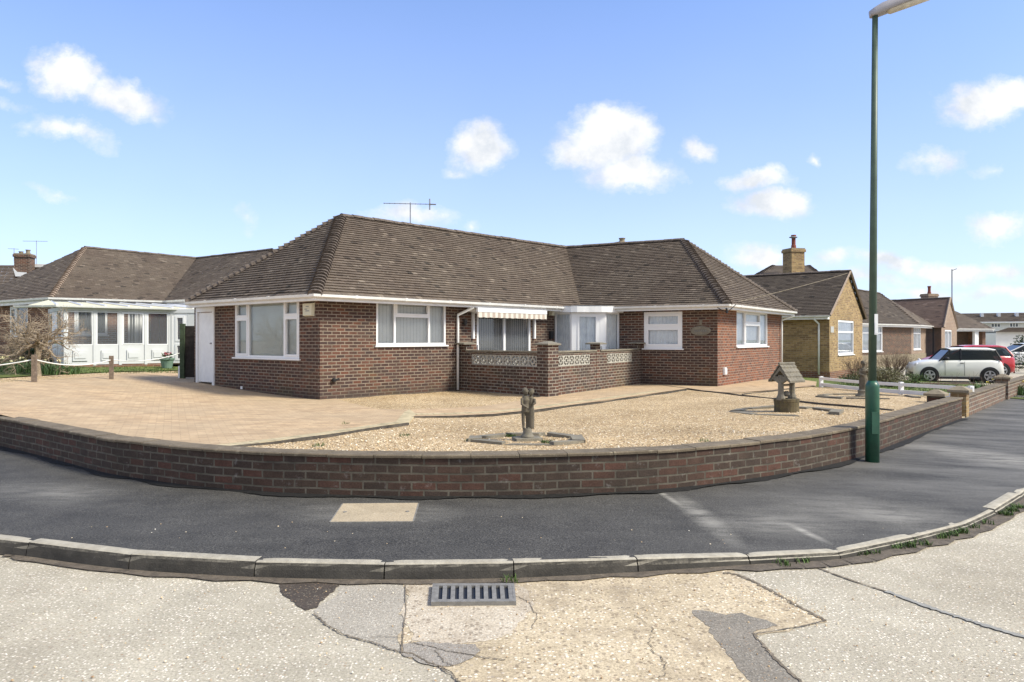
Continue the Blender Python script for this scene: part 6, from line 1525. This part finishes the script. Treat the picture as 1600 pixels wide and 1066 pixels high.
c2_ = P(1505, 590, 33.5); car('parked_car', 'red hatchback parked behind the cream white one', V((c2_.x, 33.5, g(c2_.x, 33.5))), math.pi-.12, 3.7, 1.65, 1.42, 'carred', 'hatch')
c3_ = P(1600, 575, 44); car('parked_car', 'white car beyond the red hatchback at the right edge', V((c3_.x, 44, .0)), math.pi-.15, 4.3, 1.75, 1.45, 'carpale', 'hatch')
c4_ = P(1612, 558, 56); car('parked_car', 'silver car farthest away in front of the hedge at the right edge', V((c4_.x, 56, .0)), math.pi-.1, 4.3, 1.75, 1.5, 'carsilver', 'hatch')
# ------------------------------------------------------------------ shrubs, hedge, daffodils on the right
def sp_(u, Y, zo=0): x = (u-800)/F*Y; return V((x, Y, g(x, Y)+zo))
plant('olive_shrub', 'low spreading olive shrub behind the white fence', 'shrub', sp_(1390, 22.2), (1.15,.8,.36), 5200, .03, 'leaf_olive', 16, 'shrubs in the right hand garden', seed=41)
plant('green_shrub', 'bright green low shrub tips beside the cream white car', 'shrub', sp_(1425, 23.0), (.55,.5,.26), 900, .03, 'leaf', 4, 'shrubs in the right hand garden', seed=42)
plant('brown_shrub', 'tall bare brown twiggy shrub in front of the dark brick bungalow', 'shrub', sp_(1398, 30, .1), (1.1,.8,.62), 800, .02, 'leaf_olive', 46, 'shrubs in the right hand garden', seed=43)
plant('fence_shrub', 'small bare twiggy bush at the corner of the yellow gable', 'shrub', sp_(1338, 25.5, .0), (.5,.4,.5), 260, .02, 'leaf_olive', 26, 'shrubs in the right hand garden', seed=44)
plant('low_shrub', 'low green shrub at the foot of the yellow gable', 'shrub', sp_(1333, 24, -.05), (.55,.4,.22), 900, .03, 'leaf_dark', 5, 'shrubs in the right hand garden', seed=45)
blades('daffodils', 'yellow daffodils by the second capped pier on the right', 'flowers', sp_(1582, 20.0), .75, .6, 90, .36, 'leaf_blade', 26, 46, fmat='petal')
random.seed(47); b_ = sp_(1512, 18.3); mb = MB()
for i in range(12): branches(mb, b_+V((ru(-1.0,1.0), ru(-.3,.3), -.05)), V((ru(-.6,.6), ru(-.2,.2), 1)), .3, .011, 2, .5, 2, .1, 4)
tag(mb.build('rose_stems', MT['bark_dark']), 'bare thorny rose stems in front of the cream white car', 'rose bush')
random.seed(48)
def hedge(name, label, a, b, h, d, n, size, mat, seed):
    random.seed(seed); mb = MB(); L = (b-a).length; k = max(2, int(L/1.2))
    for i in range(k):
        p = a.lerp(b, (i+.5)/k); leaves(mb, p+V((ru(-.2,.2), ru(-.2,.2), h*ru(.45,.55))), (L/k*.75, d, h*ru(.5,.62)), n//k, size)
    root = empty(name, a.lerp(b, .5), label, 'hedge'); mb.build('foliage', MT[mat], root)
    mb = MB()
    for i in range(k): p = a.lerp(b, (i+.5)/k); mb.tube([p+V((0,0,-.1)), p+V((ru(-.1,.1),0,h*.5))], .04, 5)
    mb.build('stems', MT['bark_dark'], root)
hedge('hedge', 'dark green hedge in front of the far white terrace', V((40.5,58,.1)), V((47,62,.1)), 2.0, .8, 3200, .12, 'leaf_dark', 49)
hedge('garden_hedge', 'low dark hedge beside the silver car at right edge', V((24.2,36.5,.1)), V((27.5,36,.1)), .9, .5, 1300, .06, 'leaf_dark', 50)
# grass of the right hand garden
sheet('front_lawn', [V(p) for p in ((9.3,22.0),(13.2,17.9),(16.5,21.7),(19.5,25.2),(26,33),(24,36),(13.5,27.2),(12,24.5))], lambda x, y: g(x, y)+.004, MT['grass'], 1.0)
random.seed(13); mb = MB()
for i in range(1500):
    s = rnd(); t = rnd(); p = V((9.6,22.2)).lerp(V((13.3,18.4)), s).lerp(V((13.5,26.5)).lerp(V((19,25)), s), t); tuft(mb, V((p.x, p.y, g(p.x, p.y))), 3, .06, .06, .007, .6)
tag(mb.build('grass_tufts', MT['leaf']), 'short grass tufts in the right hand garden', 'grass', kind='stuff')
pth = [gp(u, v) for u, v in ((1225,594),(1290,599),(1278,603),(1215,600))]
# bird/old plank by the car
mb = MB(); q = sp_(1475, 24.8, .05); mb.box(-1.0, 1.0, -.1, .1, 0, .05, lambda x, y, z: V(q)+V((x, y, z))); tag(mb.build('timber_plank', MT['wood']), 'weathered timber plank lying on the grass beside the cream white car', 'plank')
SKYT = (.84, 1.0, 1.33); SKYL = (.78, .76, .86); SKYV = (4.7, 5.6, 6.9); CLA = (3.95, 4.2, 4.55); CLB = (5.5, 5.5, 5.5)
SUN_E = 2.95; SUN_ANG = 14; EXPO = 1.0
# ------------------------------------------------------------------ sky, sun, camera
w = bpy.data.worlds.new('World'); scene.world = w; w.use_nodes = True; t = w.node_tree; t.nodes.clear()
class W_(M_):
    def __init__(s, t): s.t = t
wn = W_(t); SUN_EL, SUN_AZ = math.radians(44), math.radians(108)   # azimuth from +Y towards +X
sky = wn.n('TexSky', sky_type='NISHITA', sun_disc=False, sun_elevation=SUN_EL, sun_rotation=SUN_AZ, air_density=1.0, dust_density=.6, ozone_density=1.0, altitude=0)
gen = wn.n('TexCoord').outputs['Generated']; sp = wn.n('SeparateXYZ', {0: gen})
y = wn.math('MAXIMUM', wn.math('ABSOLUTE', sp.outputs[1]), .05)
a_ = wn.math('DIVIDE', sp.outputs[0], y); b_ = wn.math('DIVIDE', sp.outputs[2], y)
cv = wn.n('CombineXYZ', {0: a_, 1: b_, 2: wn.math('GREATER_THAN', sp.outputs[1], 0.0)}).outputs[0]
wob = wn.n('TexNoise', {'Vector': cv, 'Scale': 9.0, 'Detail': 6, 'Roughness': .6}).outputs['Color']
wv = wn.n('VectorMath', {0: wn.n('VectorMath', {0: wob, 1: (.5,.5,.5)}, operation='SUBTRACT').outputs[0], 'Scale': .07}, operation='SCALE').outputs[0]
cw = wn.n('VectorMath', {0: cv, 1: wv}, operation='ADD').outputs[0]
sw = wn.n('SeparateXYZ', {0: cw})
CL = [(112,118,68,42,1.05,.3),(190,155,82,34,.95,.3),(100,210,95,24,.55,.2),(385,330,30,30,.42,0),(752,225,48,42,.95,0),(722,266,26,12,.4,0),(960,222,80,50,1.1,0),(985,262,80,32,1.0,0),(905,232,50,24,.8,0),
 (1096,232,34,24,.8,0),(1180,278,55,18,.8,0),(1205,312,70,26,.9,-.1),(1530,165,78,40,.95,-.1),(1585,140,60,34,.9,-.1),(1460,250,60,20,.45,0),(1545,270,40,18,.4,0),(1560,352,60,24,.75,0),(640,342,90,24,.62,0),(740,352,20,16,.5,0),
 (1190,402,60,24,.7,0),(1300,402,50,22,.65,0),(1390,410,60,18,.75,0),(1480,420,90,20,.7,0),(1570,415,70,18,.7,0),(1350,440,120,14,.5,0),(1560,450,120,16,.55,0),(1440,455,100,12,.5,0),(90,300,50,14,.35,.2),(1272,238,14,14,.5,0),(15,160,30,18,.35,0),(12,128,26,12,.35,0)]
acc = None
for u, v, rx, ry, am, rot in CL:
    ca, sa = math.cos(rot), math.sin(rot)
    dx = wn.math('SUBTRACT', sw.outputs[0], (u-800)/F); dy = wn.math('SUBTRACT', sw.outputs[1], (HY-v)/F)
    # rotate in the direction plane
    X = wn.math('MULTIPLY', wn.math('SUBTRACT', wn.math('MULTIPLY', dx, ca), wn.math('MULTIPLY', dy, sa)), F/rx/1.25)
    Y_ = wn.math('MULTIPLY', wn.math('ADD', wn.math('MULTIPLY', dx, sa), wn.math('MULTIPLY', dy, ca)), F/ry/1.25)
    r = wn.math('SQRT', wn.math('ADD', wn.math('MULTIPLY', X, X), wn.math('MULTIPLY', Y_, Y_)))
    q = wn.math('MULTIPLY', wn.math('SUBTRACT', 1.0, r, clamp=True), am)
    acc = q if acc is None else wn.math('MAXIMUM', acc, q)
fbm = wn.n('TexNoise', {'Vector': wn.n('Mapping', {0: cv, 'Scale': (1, 1.4, 1)}).outputs[0], 'Scale': 13.0, 'Detail': 10, 'Roughness': .68}).outputs['Fac']
dens = wn.math('ADD', acc, wn.math('MULTIPLY', wn.math('SUBTRACT', fbm, .5), 1.1))
front = wn.math('GREATER_THAN', sp.outputs[1], .0)
cl = wn.ramp(wn.math('MULTIPLY', dens, wn.math('GREATER_THAN', acc, .001)), [(.12, (0,0,0)), (.3, (.3,.3,.3)), (.45, (.75,.75,.75)), (.62, (1,1,1))])
# unseen broken cumulus behind the viewer, cover raised to whiten the ambient light
bk = wn.n('TexNoise', {'Vector': gen, 'Scale': 3.0, 'Detail': 7, 'Roughness': .6}).outputs['Fac']
bkm = wn.math('MULTIPLY', wn.ramp(bk, [(.4, (0,0,0)), (.55, (1,1,1))]), wn.math('SUBTRACT', 1.0, front))
clm = wn.math('MAXIMUM', wn.math('MULTIPLY', cl, front), bkm)
# thin high veil, stronger to the horizon
el = wn.math('MAXIMUM', sp.outputs[2], 0.0)
veil = wn.ramp(el, [(0, (.6,.6,.6)), (.12, (.46,.46,.46)), (.3, (.22,.22,.22)), (.5, (.03,.03,.03))])
vn = wn.math('MULTIPLY', veil, wn.math('ADD', .75, wn.math('MULTIPLY', wn.n('TexNoise', {'Vector': cv, 'Scale': 2.2, 'Detail': 5}).outputs['Fac'], .5)))
tint = wn.ramp(el, [(0, SKYL), (.18, SKYL), (.48, (1,1,1))])
base = wn.mix(1.0, wn.mix(1.0, sky.outputs[0], SKYT, 'MULTIPLY'), tint, 'MULTIPLY')
c = wn.mix(vn, base, SKYV)
shade = wn.ramp(wn.n('TexNoise', {'Vector': cv, 'Scale': 14.0, 'Detail': 7, 'Roughness': .6}).outputs['Fac'], [(.36, CLA), (.56, CLB)])
c = wn.mix(clm, c, shade)
bg = wn.n('Background', {'Color': c, 'Strength': .1}); ow = wn.n('OutputWorld', {0: bg.outputs[0]})
sd = bpy.data.lights.new('sun', 'SUN'); sd.energy = SUN_E; sd.angle = math.radians(SUN_ANG); sd.color = (1.0, .945, .79)
so = bpy.data.objects.new('sun', sd); COL.objects.link(so)
dv = V((math.sin(SUN_AZ)*math.cos(SUN_EL), math.cos(SUN_AZ)*math.cos(SUN_EL), math.sin(SUN_EL)))
so.rotation_euler = dv.to_track_quat('Z', 'Y').to_euler(); so.location = (20, -10, 30)
cam = bpy.data.cameras.new('camera'); co = bpy.data.objects.new('camera', cam); COL.objects.link(co); scene.camera = co
cam.sensor_fit = 'HORIZONTAL'; cam.sensor_width = 36; cam.lens = 36*F/1600; cam.clip_end = 3000; cam.clip_start = .05
co.location = (0, 0, HC); co.rotation_euler = (math.pi/2, 0, 0); cam.shift_y = -(533-HY)/1600
scene.render.engine = 'CYCLES'
vs = scene.view_settings; vs.view_transform = 'Standard'; vs.look = 'None'; vs.gamma = 1; vs.exposure = EXPO; vs.use_curve_mapping = False
